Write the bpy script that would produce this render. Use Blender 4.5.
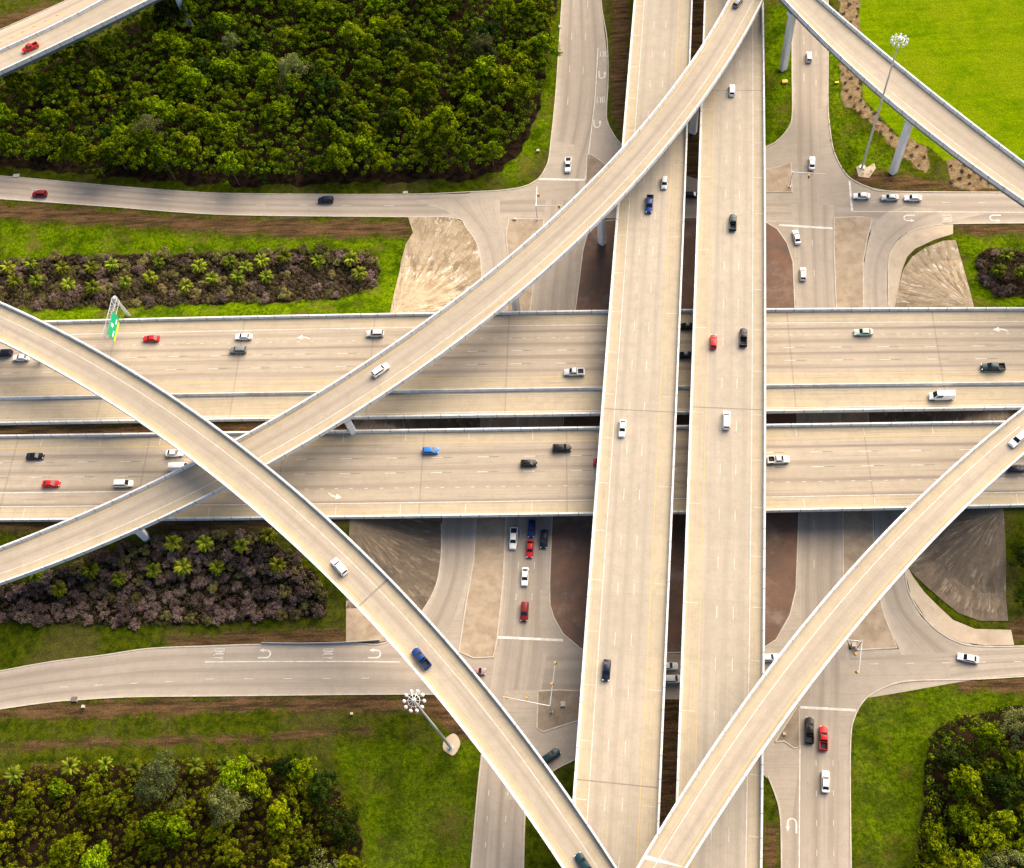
import bpy, bmesh, math, random
import numpy as np
from mathutils import Vector, Matrix
from mathutils.geometry import tessellate_polygon
random.seed(7); rng = np.random.default_rng(7)
S = bpy.context.scene; C = S.collection
R = math.radians
for o in list(bpy.data.objects): bpy.data.objects.remove(o)

# ---------------------------------------------------------------- camera
F = 1080.; CX, CY = 512., 434.; NAD = (626., 968.); H = 262.
_d = np.array([NAD[0]-CX, NAD[1]-CY, F]); _d /= np.linalg.norm(_d)
_up = -_d
_X = np.array([1., 0, 0])-_up*_up[0]; _X /= np.linalg.norm(_X)
_Y = np.cross(_up, _X)
RM = np.array([_X, _Y, _up])
cam = bpy.data.cameras.new('camera'); co = bpy.data.objects.new('camera', cam); C.objects.link(co); S.camera = co
cam.sensor_width = 36; cam.lens = F/1024*36; cam.clip_start = 1; cam.clip_end = 9000
M3 = RM @ np.diag([1, -1, -1])
co.matrix_world = Matrix.Translation((0, 0, H)) @ Matrix(M3.tolist()).to_4x4()

# ---------------------------------------------------------------- world, sun, exposure
SUN_AZ = R(36); SUN_EL = R(35)
w = bpy.data.worlds.new('World'); S.world = w; w.use_nodes = True
nt = w.node_tree
sky = nt.nodes.new('ShaderNodeTexSky'); sky.sky_type = 'NISHITA'; sky.sun_disc = False
sky.sun_elevation = SUN_EL; sky.sun_rotation = SUN_AZ; sky.dust_density = 3.0; sky.air_density = 1.0
bg = nt.nodes['Background']; bg.inputs['Strength'].default_value = 0.08
nt.links.new(sky.outputs[0], bg.inputs['Color'])
sl = bpy.data.lights.new('sun', 'SUN'); so = bpy.data.objects.new('sun', sl); C.objects.link(so)
sl.energy = 3.6; sl.angle = R(66); sl.color = (1.0, 0.84, 0.63)
sd = Vector((math.sin(SUN_AZ)*math.cos(SUN_EL), math.cos(SUN_AZ)*math.cos(SUN_EL), math.sin(SUN_EL)))
so.rotation_euler = sd.to_track_quat('Z', 'Y').to_euler()
S.view_settings.view_transform = 'Standard'; S.view_settings.look = 'None'
S.view_settings.exposure = 1.36; S.view_settings.gamma = 1
S.render.engine = 'CYCLES'
S.cycles.max_bounces = 5

# ---------------------------------------------------------------- survey helpers: photo point -> place on the plane of height z
def P(px, py, z=0.):
    r = RM @ np.array([px-CX, py-CY, F]); t = (z-H)/r[2]
    return np.array([r[0]*t, r[1]*t, z])
def proj(p):
    c = RM.T @ (np.array(p, float)-[0, 0, H]); return c[0]/c[2]*F+CX, c[1]/c[2]*F+CY
ZE = 7.5; ZN = 14.5; HT = 6.9
# embankment blocks of the east-west freeway (ground heights)
def P2(px, py, z): return P(px, py, z)[:2]
_wn, _ws = P2(396, 314, HT)+np.array([0, .6]), P2(352, 520, HT)+np.array([0, -.6])
_en, _es = P2(974, 309, HT)+np.array([0, .6]), P2(1004, 507, HT)+np.array([0, -.6])
_fw, _fs = P2(50, 322, HT)+np.array([0, .6]), P2(0, 521, HT)+np.array([0, -.6])
_dn = (_fw-_wn)/np.linalg.norm(_fw-_wn); _ds = (_fs-_ws)/np.linalg.norm(_fs-_ws)
BW = [_wn, _wn+_dn*900, _ws+_ds*900, _ws]
BE = [_en, _es, _es+np.array([900, -22.]), _en+np.array([900, -34.])]
def dpoly(x, y, poly):
    x = np.asarray(x, float); y = np.asarray(y, float)
    d = np.full(x.shape, 1e9); ins = np.zeros(x.shape, bool)
    n = len(poly)
    for i in range(n):
        ax, ay = poly[i]; bx, by = poly[(i+1) % n]
        ex, ey = bx-ax, by-ay
        t = np.clip(((x-ax)*ex+(y-ay)*ey)/(ex*ex+ey*ey+1e-12), 0, 1)
        d = np.minimum(d, np.hypot(x-ax-t*ex, y-ay-t*ey))
        with np.errstate(divide='ignore', invalid='ignore'):
            c = ((ay > y) != (by > y)) & (x < ex*(y-ay)/(ey if ey != 0 else 1e-9)+ax)
        ins ^= c
    return np.where(ins, -d, d)
SLOPE = 20.
def hgt(x, y):
    d = np.minimum(np.maximum(dpoly(x, y, BW), 0), np.maximum(dpoly(x, y, BE), 0))
    t = np.clip(1-d/SLOPE, 0, 1)
    return HT*(t*.85+.15*t*t*(3-2*t))
def h1(x, y): return float(hgt(np.array([x]), np.array([y]))[0])
def G(px, py):
    z = 0.
    for _ in range(25):
        p = P(px, py, z); z = z*.5+.5*h1(p[0], p[1])
    p = P(px, py, z); return np.array([p[0], p[1], h1(p[0], p[1])])
def cr(pts, n=6, closed=False):
    pts = [np.array(p, float) for p in pts]; out = []
    m = len(pts)
    rngi = range(m if closed else m-1)
    for i in rngi:
        if closed: a, b, c, d = pts[i-1], pts[i], pts[(i+1) % m], pts[(i+2) % m]
        else: a, b, c, d = pts[max(i-1, 0)], pts[i], pts[i+1], pts[min(i+2, m-1)]
        for k in range(n):
            t = k/n
            out.append(.5*((2*b)+(c-a)*t+(2*a-5*b+4*c-d)*t*t+(3*b-a-3*c+d)*t**3))
    if not closed: out.append(pts[-1])
    return out

# ---------------------------------------------------------------- object helpers
def tag(o, label=None, cat=None, group=None, kind=None):
    if label: o['label'] = label
    if cat: o['category'] = cat
    if group: o['group'] = group
    if kind: o['kind'] = kind
    return o
def empty(name, loc=(0, 0, 0), rz=0.):
    o = bpy.data.objects.new(name, None); C.objects.link(o); o.location = loc; o.rotation_euler = (0, 0, rz)
    o.empty_display_size = .5
    return o
class MB:
    def __init__(s): s.v = []; s.f = []; s.uv = []; s.mi = []; s.sm = []
    def add(s, vs, fs, uvs=None, mi=0, smooth=False):
        b = len(s.v); s.v += [tuple(map(float, v)) for v in vs]
        for k, f in enumerate(fs):
            s.f.append(tuple(b+i for i in f)); s.mi.append(mi); s.sm.append(smooth)
            s.uv.append([uvs[i] for i in f] if uvs is not None else [(0, 0)]*len(f))
    def box(s, c, d, rz=0, mi=0, taper=1.):
        x, y, z = d[0]/2, d[1]/2, d[2]/2; cs, sn = math.cos(rz), math.sin(rz); vs = []
        for sz in (-1, 1):
            k = taper if sz > 0 else 1
            for sx, sy in ((-1, -1), (1, -1), (1, 1), (-1, 1)):
                a, b = sx*x*k, sy*y*k; vs.append((c[0]+a*cs-b*sn, c[1]+a*sn+b*cs, c[2]+sz*z))
        s.add(vs, [(3, 2, 1, 0), (4, 5, 6, 7), (0, 1, 5, 4), (1, 2, 6, 5), (2, 3, 7, 6), (3, 0, 4, 7)], mi=mi)
    def tube(s, a, b, ra, rb=None, n=8, mi=0, caps=True):
        rb = ra if rb is None else rb
        a = Vector(a); b = Vector(b); d = (b-a)
        q = d.to_track_quat('Z', 'Y'); vs = []
        for p, r in ((a, ra), (b, rb)):
            for i in range(n):
                t = 2*math.pi*i/n; vs.append(p+q @ Vector((r*math.cos(t), r*math.sin(t), 0)))
        fs = [(i, (i+1) % n, n+(i+1) % n, n+i) for i in range(n)]
        s.add(vs, fs, mi=mi, smooth=n > 6)
        if caps: s.add(vs, [tuple(range(n-1, -1, -1)), tuple(range(n, 2*n))], mi=mi)
    def prism(s, poly, z0, z1, mi=0, uvs=None):
        n = len(poly); vs = [(p[0], p[1], z0) for p in poly]+[(p[0], p[1], z1) for p in poly]
        s.add(vs, [(i, (i+1) % n, n+(i+1) % n, n+i) for i in range(n)], mi=mi)
        tri = tessellate_polygon([[Vector((p[0], p[1], 0)) for p in poly]])
        s.add([(p[0], p[1], z1) for p in poly], tri, uvs=[(p[0], p[1]) for p in poly], mi=mi)
    def mesh(s, name, mats):
        me = bpy.data.meshes.new(name); me.from_pydata(s.v, [], s.f)
        uvl = me.uv_layers.new(name='UVMap')
        flat = [c for f in s.uv for u in f for c in u]
        uvl.data.foreach_set('uv', flat)
        me.polygons.foreach_set('material_index', s.mi)
        me.polygons.foreach_set('use_smooth', s.sm)
        for m in (mats if isinstance(mats, (list, tuple)) else [mats]): me.materials.append(m)
        me.update(); return me
    def build(s, name, mats, parent=None, fix=False):
        me = s.mesh(name, mats)
        if fix:
            bm = bmesh.new(); bm.from_mesh(me); bmesh.ops.recalc_face_normals(bm, faces=bm.faces); bm.to_mesh(me); bm.free()
        o = bpy.data.objects.new(name, me); C.objects.link(o)
        if parent: o.parent = parent
        return o
def children(o): return [c for c in bpy.data.objects if c.parent == o]

# ---------------------------------------------------------------- materials
def L(c): return tuple(c)+(1.,)
class N:
    def __init__(s, name):
        s.m = bpy.data.materials.new(name); s.m.use_nodes = True; s.t = s.m.node_tree; s.b = s.t.nodes['Principled BSDF']
        s.b.inputs['Roughness'].default_value = .85; s.b.inputs['Specular IOR Level'].default_value = .12
    def n(s, t, **k):
        x = s.t.nodes.new(t)
        for a, b in k.items(): setattr(x, a, b)
        return x
    def l(s, a, b): s.t.links.new(a, b)
    def val(s, x, sock):
        if isinstance(x, (int, float)): sock.default_value = x
        elif isinstance(x, (tuple, list)): sock.default_value = x
        else: s.l(x, sock)
    def math(s, op, a, b=None, c=None):
        m = s.n('ShaderNodeMath', operation=op); s.val(a, m.inputs[0])
        if b is not None: s.val(b, m.inputs[1])
        if c is not None: s.val(c, m.inputs[2])
        return m.outputs[0]
    def ramp(s, f, a, b, lo=0., hi=1.):
        m = s.n('ShaderNodeMapRange'); m.interpolation_type = 'SMOOTHSTEP'; s.val(f, m.inputs[0])
        for i, q in enumerate((a, b, lo, hi)): m.inputs[i+1].default_value = q
        return m.outputs[0]
    def mix(s, f, a, b, blend='MIX'):
        m = s.n('ShaderNodeMix', data_type='RGBA', blend_type=blend); m.clamp_factor = True
        s.val(f, m.inputs[0]); s.val(L(a) if isinstance(a, (tuple, list)) and len(a) == 3 else a, m.inputs[6])
        s.val(L(b) if isinstance(b, (tuple, list)) and len(b) == 3 else b, m.inputs[7]); return m.outputs[2]
    def noise(s, vec, scale, detail=3, rough=.55, dist=0.):
        m = s.n('ShaderNodeTexNoise'); m.inputs['Scale'].default_value = scale; m.inputs['Detail'].default_value = detail
        m.inputs['Roughness'].default_value = rough; m.inputs['Distortion'].default_value = dist
        s.l(vec, m.inputs['Vector']); return m.outputs[0]
    def vmul(s, vec, k):
        m = s.n('ShaderNodeVectorMath', operation='MULTIPLY'); s.l(vec, m.inputs[0]); m.inputs[1].default_value = k; return m.outputs[0]
    def uv(s): return s.n('ShaderNodeTexCoord').outputs['UV']
    def pos(s): return s.n('ShaderNodeNewGeometry').outputs['Position']
    def sep(s, v):
        m = s.n('ShaderNodeSeparateXYZ'); s.l(v, m.inputs[0]); return m.outputs
    def out(s, col, rough=None, bump=None, bs=.3, bd=.1):
        s.val(L(col) if isinstance(col, (tuple, list)) and len(col) == 3 else col, s.b.inputs['Base Color'])
        if rough is not None: s.val(rough, s.b.inputs['Roughness'])
        if bump is not None:
            b = s.n('ShaderNodeBump'); b.inputs['Strength'].default_value = bs; b.inputs['Distance'].default_value = bd
            s.l(bump, b.inputs['Height']); s.l(b.outputs[0], s.b.inputs['Normal'])
        return s.m
_mc = {}
def plain(name, col, rough=.6, metal=0., coat=0., emit=None):
    if name in _mc: return _mc[name]
    n = N(name); n.b.inputs['Metallic'].default_value = metal; n.b.inputs['Specular IOR Level'].default_value = .4; n.b.inputs['Coat Weight'].default_value = coat
    nz = n.noise(n.n('ShaderNodeTexCoord').outputs['Object'], 3., 3)
    c2 = tuple(max(0, c*.86) for c in col)
    n.out(n.mix(nz, c2, col), rough); _mc[name] = n.m; return n.m

def road_mat(name, base, shoulder, dark, lanes, width, sh=(3., 3.), streak=.5, joint=4.6, span=0, blotch=.12, old=None):
    """concrete pavement in (u along, v across) metres; lanes = lane centres in v"""
    n = N(name); uv = n.uv(); x, y, _ = n.sep(uv)
    big = n.noise(n.vmul(uv, (.012, .05, 1)), 1., 3)
    col = n.mix(n.ramp(big, .35, .65), base, tuple(c*(1-blotch) for c in base))
    # shoulders keep the lighter, warmer original concrete
    wob = n.math('MULTIPLY', n.math('SUBTRACT', n.noise(n.vmul(uv, (.05, .5, 1)), 1., 2), .5), .8)
    yy = n.math('ADD', y, wob)
    s1 = n.ramp(yy, sh[0]-.9, sh[0]+.7, 1, 0); s2 = n.ramp(yy, width-sh[1]-.7, width-sh[1]+.9, 0, 1)
    shd = n.math('MAXIMUM', s1, s2)
    col = n.mix(shd, col, shoulder)
    st = n.noise(n.vmul(uv, (.012, .9, 1)), 1., 4, .6)
    st2 = n.noise(n.vmul(uv, (.03, 2.6, 1)), 1., 3, .6)
    acc = None
    for c in lanes:
        d = n.math('ABSOLUTE', n.math('SUBTRACT', yy, c))
        g = n.ramp(d, 0., 1.15, 1., 0.)
        acc = g if acc is None else n.math('MAXIMUM', acc, g)
    if acc is not None:
        a = n.math('MULTIPLY', acc, n.ramp(st, .3, .7, .25, 1.))
        col = n.mix(n.math('MULTIPLY', a, streak), col, dark)
    st3 = n.noise(n.vmul(uv, (.02, .45, 1)), 1.7, 4, .65); col = n.mix(n.math('MULTIPLY', n.ramp(st2, .48, .72), .34), col, dark); col = n.mix(n.math('MULTIPLY', n.ramp(st3, .55, .72), streak*.55), col, dark)
    if old:  # sections of the deck poured apart differ a little in tone
        cell = n.n('ShaderNodeTexWhiteNoise', noise_dimensions='1D'); n.l(n.math('FLOOR', n.math('DIVIDE', x, old)), cell.inputs['W'])
        col = n.mix(n.math('MULTIPLY', cell.outputs['Value'], .32), col, tuple(c*.75 for c in base))
    j = n.math('ABSOLUTE', n.math('SUBTRACT', n.math('FRACT', n.math('DIVIDE', x, joint)), .5))
    jn = n.ramp(j, .488, .495)
    col = n.mix(n.math('MULTIPLY', jn, .22), col, tuple(c*.6 for c in base))
    if span:
        k = n.math('ABSOLUTE', n.math('SUBTRACT', n.math('FRACT', n.math('DIVIDE', x, span)), .5))
        kn = n.ramp(k, .5-.25/span, .5-.1/span); col = n.mix(n.math('MULTIPLY', kn, .38), col, (.14, .12, .11))
    mott = n.noise(n.pos(), .35, 5, .7); col = n.mix(n.math('MULTIPLY', n.ramp(mott, .40, .70), .34), col, tuple(c*.62 for c in base))
    fine = n.noise(n.pos(), 3.5, 4, .7)
    col = n.mix(.65, col, n.mix(fine, (.62, .62, .62), (1.3, 1.3, 1.3)), 'MULTIPLY')
    return n.out(col, .88, fine, .15, .02)

def conc(name, c1, c2, scale=.5, fine=4., dirt=None):
    if name in _mc: return _mc[name]
    n = N(name); p = n.pos(); a = n.noise(p, scale, 5, .62, .4); b = n.noise(p, fine, 4, .7)
    col = n.mix(n.ramp(a, .3, .7), c1, c2)
    if dirt: col = n.mix(n.math('MULTIPLY', n.ramp(n.noise(p, scale*.35, 5, .7), .5, .68), .6), col, dirt)
    col = n.mix(.45, col, n.mix(b, (.6, .6, .6), (1.35, 1.35, 1.35)), 'MULTIPLY')
    _mc[name] = n.out(col, .9, b, .25, .03); return n.m
CON = (.42, .36, .285); SHO = (.46, .385, .27); DRK = (.19, .15, .125)
m_par = conc('barrier_concrete', (.76, .76, .74), (.60, .61, .61), .5, 2., (.36, .34, .31))
def par_joints():
    n = N('barrier_jointed'); p = n.pos(); x, y, _ = n.sep(n.uv()); a = n.noise(p, .5, 5, .65); b = n.noise(p, 2., 4, .7)
    col = n.mix(n.ramp(a, .3, .7), (.76, .76, .74), (.60, .61, .61)); col = n.mix(n.math('MULTIPLY', n.ramp(b, .5, .7), .45), col, (.36, .33, .28))
    j = n.math('ABSOLUTE', n.math('SUBTRACT', n.math('FRACT', n.math('ADD', n.math('DIVIDE', x, 5.), .5)), .5))
    return n.out(n.mix(n.math('MULTIPLY', n.ramp(j, .465, .485), .6), col, (.16, .15, .14)), .9, b, .2, .03)
m_parj = par_joints()
m_side = conc('girder_concrete', (.20, .195, .19), (.13, .13, .13), .2, 2.)  # darkened: shade below the deck edge is put into the concrete colour
m_col = conc('column_concrete', (.82, .83, .84), (.74, .75, .76), .3, 2.)
m_kerb = conc('kerb_concrete', (.55, .49, .42), (.42, .37, .31), .6, 3.)
m_white = conc('white_paint', (.70, .69, .66), (.50, .47, .42), .8, 5.)
m_yel = conc('yellow_paint', (.66, .43, .12), (.52, .40, .21), .8, 5.)
m_blk = conc('black_paint', (.11, .10, .09), (.22, .18, .15), .8, 5.)
m_apron = conc('apron_concrete', (.50, .42, .32), (.42, .34, .26), .15, 3., (.30, .23, .17))
m_island = conc('island_concrete', (.30, .24, .18), (.19, .15, .11), .25, 1.5, (.20, .15, .11))
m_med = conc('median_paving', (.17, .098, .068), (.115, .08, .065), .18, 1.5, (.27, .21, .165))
m_steel = plain('galvanised_steel', (.62, .64, .66), .4, .5)
m_lamp = plain('lamp_housing', (.85, .86, .86), .35)
m_green = plain('sign_green', (.0, .36, .16), .45)
m_signy = plain('sign_yellow', (.85, .70, .02), .45)
m_signw = plain('sign_white', (.85, .85, .85), .45)
m_sigy = plain('signal_yellow', (.80, .42, .02), .5)

def fan_mat(name, a0, a1, a2):
    n = N(name); uv = n.uv(); x, y, _ = n.sep(uv)   # x = angle about the corner of the bridge, y = metres down the slope
    cmb = n.n('ShaderNodeCombineXYZ'); n.l(n.math('MULTIPLY', x, 9.), cmb.inputs[0]); n.l(n.math('MULTIPLY', y, .12), cmb.inputs[1])
    a = n.noise(cmb.outputs[0], 1.3, 5, .7, .3)
    cm2 = n.n('ShaderNodeCombineXYZ'); n.l(n.math('MULTIPLY', x, 17.), cm2.inputs[0]); n.l(n.math('MULTIPLY', y, .16), cm2.inputs[1])
    b = n.noise(cm2.outputs[0], 1.2, 4, .7, .2)
    big = n.noise(n.pos(), .09, 4, .6)
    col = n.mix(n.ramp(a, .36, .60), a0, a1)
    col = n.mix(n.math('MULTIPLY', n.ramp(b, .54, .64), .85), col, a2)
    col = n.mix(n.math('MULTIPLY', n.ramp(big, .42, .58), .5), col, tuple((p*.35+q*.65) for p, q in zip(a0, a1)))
    med = n.noise(n.pos(), .5, 5, .7, .6); col = n.mix(n.math('MULTIPLY', n.ramp(med, .42, .66), .45), col, tuple(p*1.15 for p in a0))
    jr = n.math('ABSOLUTE', n.math('SUBTRACT', n.math('FRACT', n.math('DIVIDE', y, 4.2)), .5)); ja = n.math('ABSOLUTE', n.math('SUBTRACT', n.math('FRACT', n.math('MULTIPLY', x, 5.)), .5))
    col = n.mix(n.math('MULTIPLY', n.math('MAXIMUM', n.ramp(jr, .475, .49), n.ramp(ja, .48, .492)), .35), col, (.10, .08, .06))
    fine = n.noise(n.pos(), 3., 4, .7)
    col = n.mix(.6, col, n.mix(fine, (.5, .5, .5), (1.4, 1.4, 1.4)), 'MULTIPLY')
    return n.out(col, .92, fine, .3, .05)
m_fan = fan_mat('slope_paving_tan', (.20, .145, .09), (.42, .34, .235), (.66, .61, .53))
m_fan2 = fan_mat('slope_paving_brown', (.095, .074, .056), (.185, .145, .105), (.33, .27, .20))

# ---------------------------------------------------------------- ground
FOREST = [(-40, 62), (0, 86), (50, 64), (100, 40), (160, 12), (190, -30), (565, -30), (552, 20), (547, 60), (541, 110), (522, 150), (500, 170), (470, 180), (256, 186), (190, 184), (100, 176), (0, 167), (-40, 162)]
BED1 = [(-40, 264), (0, 262), (60, 257), (180, 255), (330, 250), (372, 254), (381, 270), (372, 290), (330, 300), (256, 302), (150, 306), (0, 309), (-40, 311)]
BED2 = [(-40, 598), (64, 572), (130, 547), (175, 536), (262, 533), (300, 560), (325, 590), (325, 614), (256, 620), (130, 626), (0, 620), (-40, 622)]
BED3 = [(976, 256), (992, 251), (1060, 249), (1060, 298), (997, 296), (981, 284)]
THL = [(-30, 775), (60, 768), (275, 758), (300, 760), (340, 790), (358, 830), (364, 920), (-30, 920)]
THR = [(925, 750), (938, 728), (965, 714), (1060, 700), (1060, 920), (915, 920), (918, 850)]
ZONES = {'brown': [
    [(-60, 200), (0, 203), (100, 209), (200, 217), (406, 221), (413, 236), (300, 238), (200, 231), (120, 226), (0, 219), (-60, 215)],
    [(-30, 22), (60, 0), (78, -6), (78, 2), (0, 30), (-30, 40)],
    [(846, 178), (868, 166), (893, 173), (940, 181), (1024, 186), (1024, 193), (893, 192), (868, 188)],
    [(953, 223), (1060, 223), (1060, 233), (955, 235)],
    [(-60, 519), (225, 518), (352, 518), (350, 529), (170, 533), (0, 532), (-60, 532)],
    [(-60, 716), (75, 701), (256, 697), (428, 695), (475, 697), (482, 740), (462, 742), (440, 722), (410, 712), (256, 711), (100, 718), (0, 720), (-60, 724)],
    [(-60, 744), (256, 734), (370, 726), (374, 733), (256, 742), (0, 750), (-60, 754)],
    [(953, 679), (1060, 674), (1060, 690), (960, 693)],
    [(1007, 621), (1060, 615), (1060, 643), (1013, 641)],
    [(150, 640), (200, 634), (346, 627), (348, 645), (200, 648)],
    [(-200, 422), (355, 422), (390, 426), (355, 438), (-200, 439)], [(930, 405), (1200, 400), (1200, 424), (960, 424)],
    [(613, -40), (632, -40), (626, 140), (612, 110), (613, 30)],
    [(640, -60), (760, -60), (760, 240), (630, 240)], [(580, 480), (757, 480), (757, 900), (700, 1000), (580, 1000)], [(764, 825), (779, 825), (779, 900), (764, 900)],
    [(30, 765), (60, 762), (65, 778), (35, 785)], [(100, 820), (250, 800), (360, 830), (360, 900), (60, 900)],
    [(931, 760), (1040, 730), (1040, 900), (925, 900)], [(150, 165), (190, 160), (190, 178), (150, 178)],
    ],
  'field': [[(863, -80), (1200, -80), (1200, 300), (1024, 160), (945, 161), (930, 147), (900, 137), (863, 98), (858, 40)]],
  'tan': [[(838, -30), (859, -30), (862, 82), (863, 100), (898, 137), (928, 147), (929, 177), (900, 153), (868, 123), (842, 100), (842, 60)],
    [(945, 161), (985, 161), (1010, 175), (1010, 190), (950, 188)]],
  'soil': [BED1, BED2, BED3, FOREST, THL, THR],
  'lush': [[(0, 222), (120, 230), (240, 238), (410, 238), (400, 300), (390, 314), (0, 325)], [(828, 40), (842, 60), (842, 110), (900, 165), (893, 176), (843, 175), (828, 112)],
    [(768, -20), (792, -20), (790, 130), (768, 150)], [(955, 236), (1060, 236), (1060, 310), (972, 308)], [(488, 170), (540, 90), (562, 0), (551, 145), (520, 188)],
    [(330, 745), (480, 740), (475, 868), (370, 880), (360, 800)], [(850, 700), (930, 686), (1024, 690), (1024, 705), (935, 730), (920, 868), (851, 868)]]}
def axis(lo, hi, step, far):
    a = list(np.arange(lo, hi+.01, step)); s = step; x = hi
    while x < far: s *= 1.35; x += s; a.append(x)
    s = step; x = lo; pre = []
    while x > -far: s *= 1.35; x -= s; pre.append(x)
    return np.array(pre[::-1]+a)
xs = axis(-260, 200, 1.0, 4000); ys = axis(0, 350, 1.0, 4000)
XX, YY = np.meshgrid(xs, ys); ZZ = hgt(XX, YY)
vx, vy, vz = XX.ravel(), YY.ravel(), ZZ.ravel()
# zone masks are baked as surface cover of the ground vertices
cam3 = np.stack([vx, vy, vz-H], 1) @ RM
dep = np.maximum(cam3[:, 2], 1.)
qx = cam3[:, 0]/dep*F+CX; qy = cam3[:, 1]/dep*F+CY; infr = (cam3[:, 2] > 50) & (np.abs(qx-512) < 1500) & (np.abs(qy-434) < 1500)
mask = {}
wob = (np.sin(vx*.9+vy*.31)+np.sin(vy*1.1-vx*.23)+np.sin(vx*.37+1.3)*1.2)*1.1
for k, polys in ZONES.items():
    m = np.zeros(len(vx))
    for p in polys:
        d = dpoly(qx, qy, p)+wob*(0 if k == 'field' else 1)
        m = np.maximum(m, (.62 if k == 'lush' and p[0][1] > 600 else 1.)*np.clip(.5-d/(3. if k in ('field', 'tan', 'soil') else 12.), 0, 1))
    mask[k] = np.where(infr, m, .3 if k == 'lush' else 0)
mask['brown'] = mask['brown']*(1-mask['soil'])
ny, nx = XX.shape
idx = np.arange(nx*ny).reshape(ny, nx)
fc = np.stack([idx[:-1, :-1].ravel(), idx[:-1, 1:].ravel(), idx[1:, 1:].ravel(), idx[1:, :-1].ravel()], 1)
me = bpy.data.meshes.new('ground'); me.from_pydata(np.stack([vx, vy, vz], 1).tolist(), [], fc.tolist())
ca = me.color_attributes.new('cover', 'FLOAT_COLOR', 'POINT')
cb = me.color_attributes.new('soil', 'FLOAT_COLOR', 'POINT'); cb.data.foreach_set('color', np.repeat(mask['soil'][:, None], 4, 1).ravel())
ca.data.foreach_set('color', np.stack([mask['brown'], mask['field'], mask['tan'], mask['lush']], 1).ravel())
me.polygons.foreach_set('use_smooth', [True]*len(me.polygons))
def ground_mat():
    n = N('grass_ground'); p = n.pos(); at = n.n('ShaderNodeAttribute', attribute_name='cover')
    sr = n.n('ShaderNodeSeparateColor'); n.l(at.outputs['Color'], sr.inputs[0]); br, fi, ta = sr.outputs; lu = at.outputs['Alpha']
    a = n.noise(p, .06, 5, .6); b = n.noise(p, .45, 5, .65); c = n.noise(p, 2.2, 5, .75); e = n.noise(p, .9, 4, .7, .6)
    g = n.mix(n.ramp(b, .3, .7), (.016, .030, .002), (.070, .085, .003))
    g = n.mix(n.math('MULTIPLY', n.ramp(a, .45, .65), .45), g, (.10, .075, .03))
    gl = n.mix(n.ramp(e, .3, .7), (.030, .070, .001), (.135, .195, .002))
    big2 = n.noise(p, .16, 4, .6); gl = n.mix(n.math('MULTIPLY', n.ramp(big2, .42, .68), .75), gl, (.014, .034, .001)); gl = n.mix(n.math('MULTIPLY', n.ramp(n.noise(p, .11, 5, .7), .50, .68), .75), gl, (.115, .090, .02))
    g = n.mix(lu, g, gl)
    x, y, _ = n.sep(p)
    row = n.math('ADD', n.math('MULTIPLY', n.noise(n.vmul(p, (.04, .5, 1)), 1., 4, .6, .5), .45), n.math('MULTIPLY', n.noise(p, .22, 5, .7), .55))
    f = n.mix(n.ramp(row, .3, .7), (.075, .140, .001), (.165, .230, .001))
    f = n.mix(n.math('MULTIPLY', n.ramp(b, .45, .7), .6), f, (.055, .115, .001))
    f = n.mix(n.math('MULTIPLY', n.ramp(n.noise(p, .05, 5, .65), .4, .65), .6), f, (.17, .21, .004))
    g = n.mix(n.ramp(fi, .2, .8), g, f)
    rb = n.noise(n.vmul(p, (.10, .8, 1)), 1., 5, .7)
    bn = n.mix(n.ramp(rb, .35, .65), (.040, .026, .014), (.135, .078, .036))
    m1 = n.ramp(n.math('ADD', br, n.math('MULTIPLY', n.math('SUBTRACT', n.noise(p, .8, 6, .75), .5), 2.2)), .25, .85)
    g = n.mix(n.math('MULTIPLY', m1, n.ramp(br, .02, .2)), g, bn)
    tn = n.mix(n.ramp(b, .3, .7), (.27, .195, .115), (.14, .10, .05))
    tn = n.mix(n.ramp(n.noise(p, .5, 2, .5), .60, .66), tn, (.14, .07, .04))
    g = n.mix(n.ramp(n.math('ADD', ta, n.math('MULTIPLY', n.math('SUBTRACT', e, .5), 1.2)), .3, .75), g, tn)
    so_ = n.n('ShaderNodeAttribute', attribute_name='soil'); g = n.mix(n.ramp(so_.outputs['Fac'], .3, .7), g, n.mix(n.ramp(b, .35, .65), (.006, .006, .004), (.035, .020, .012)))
    g = n.mix(.7, g, n.mix(n.ramp(c, .25, .75), (.35, .35, .35), (1.6, 1.6, 1.6)), 'MULTIPLY')
    h = n.math('ADD', n.math('MULTIPLY', c, .5), b)
    n.b.inputs['Specular IOR Level'].default_value = .0
    return n.out(g, .95, h, .8, .45)
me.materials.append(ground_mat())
go = bpy.data.objects.new('ground', me); C.objects.link(go); tag(go, kind='structure')

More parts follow.
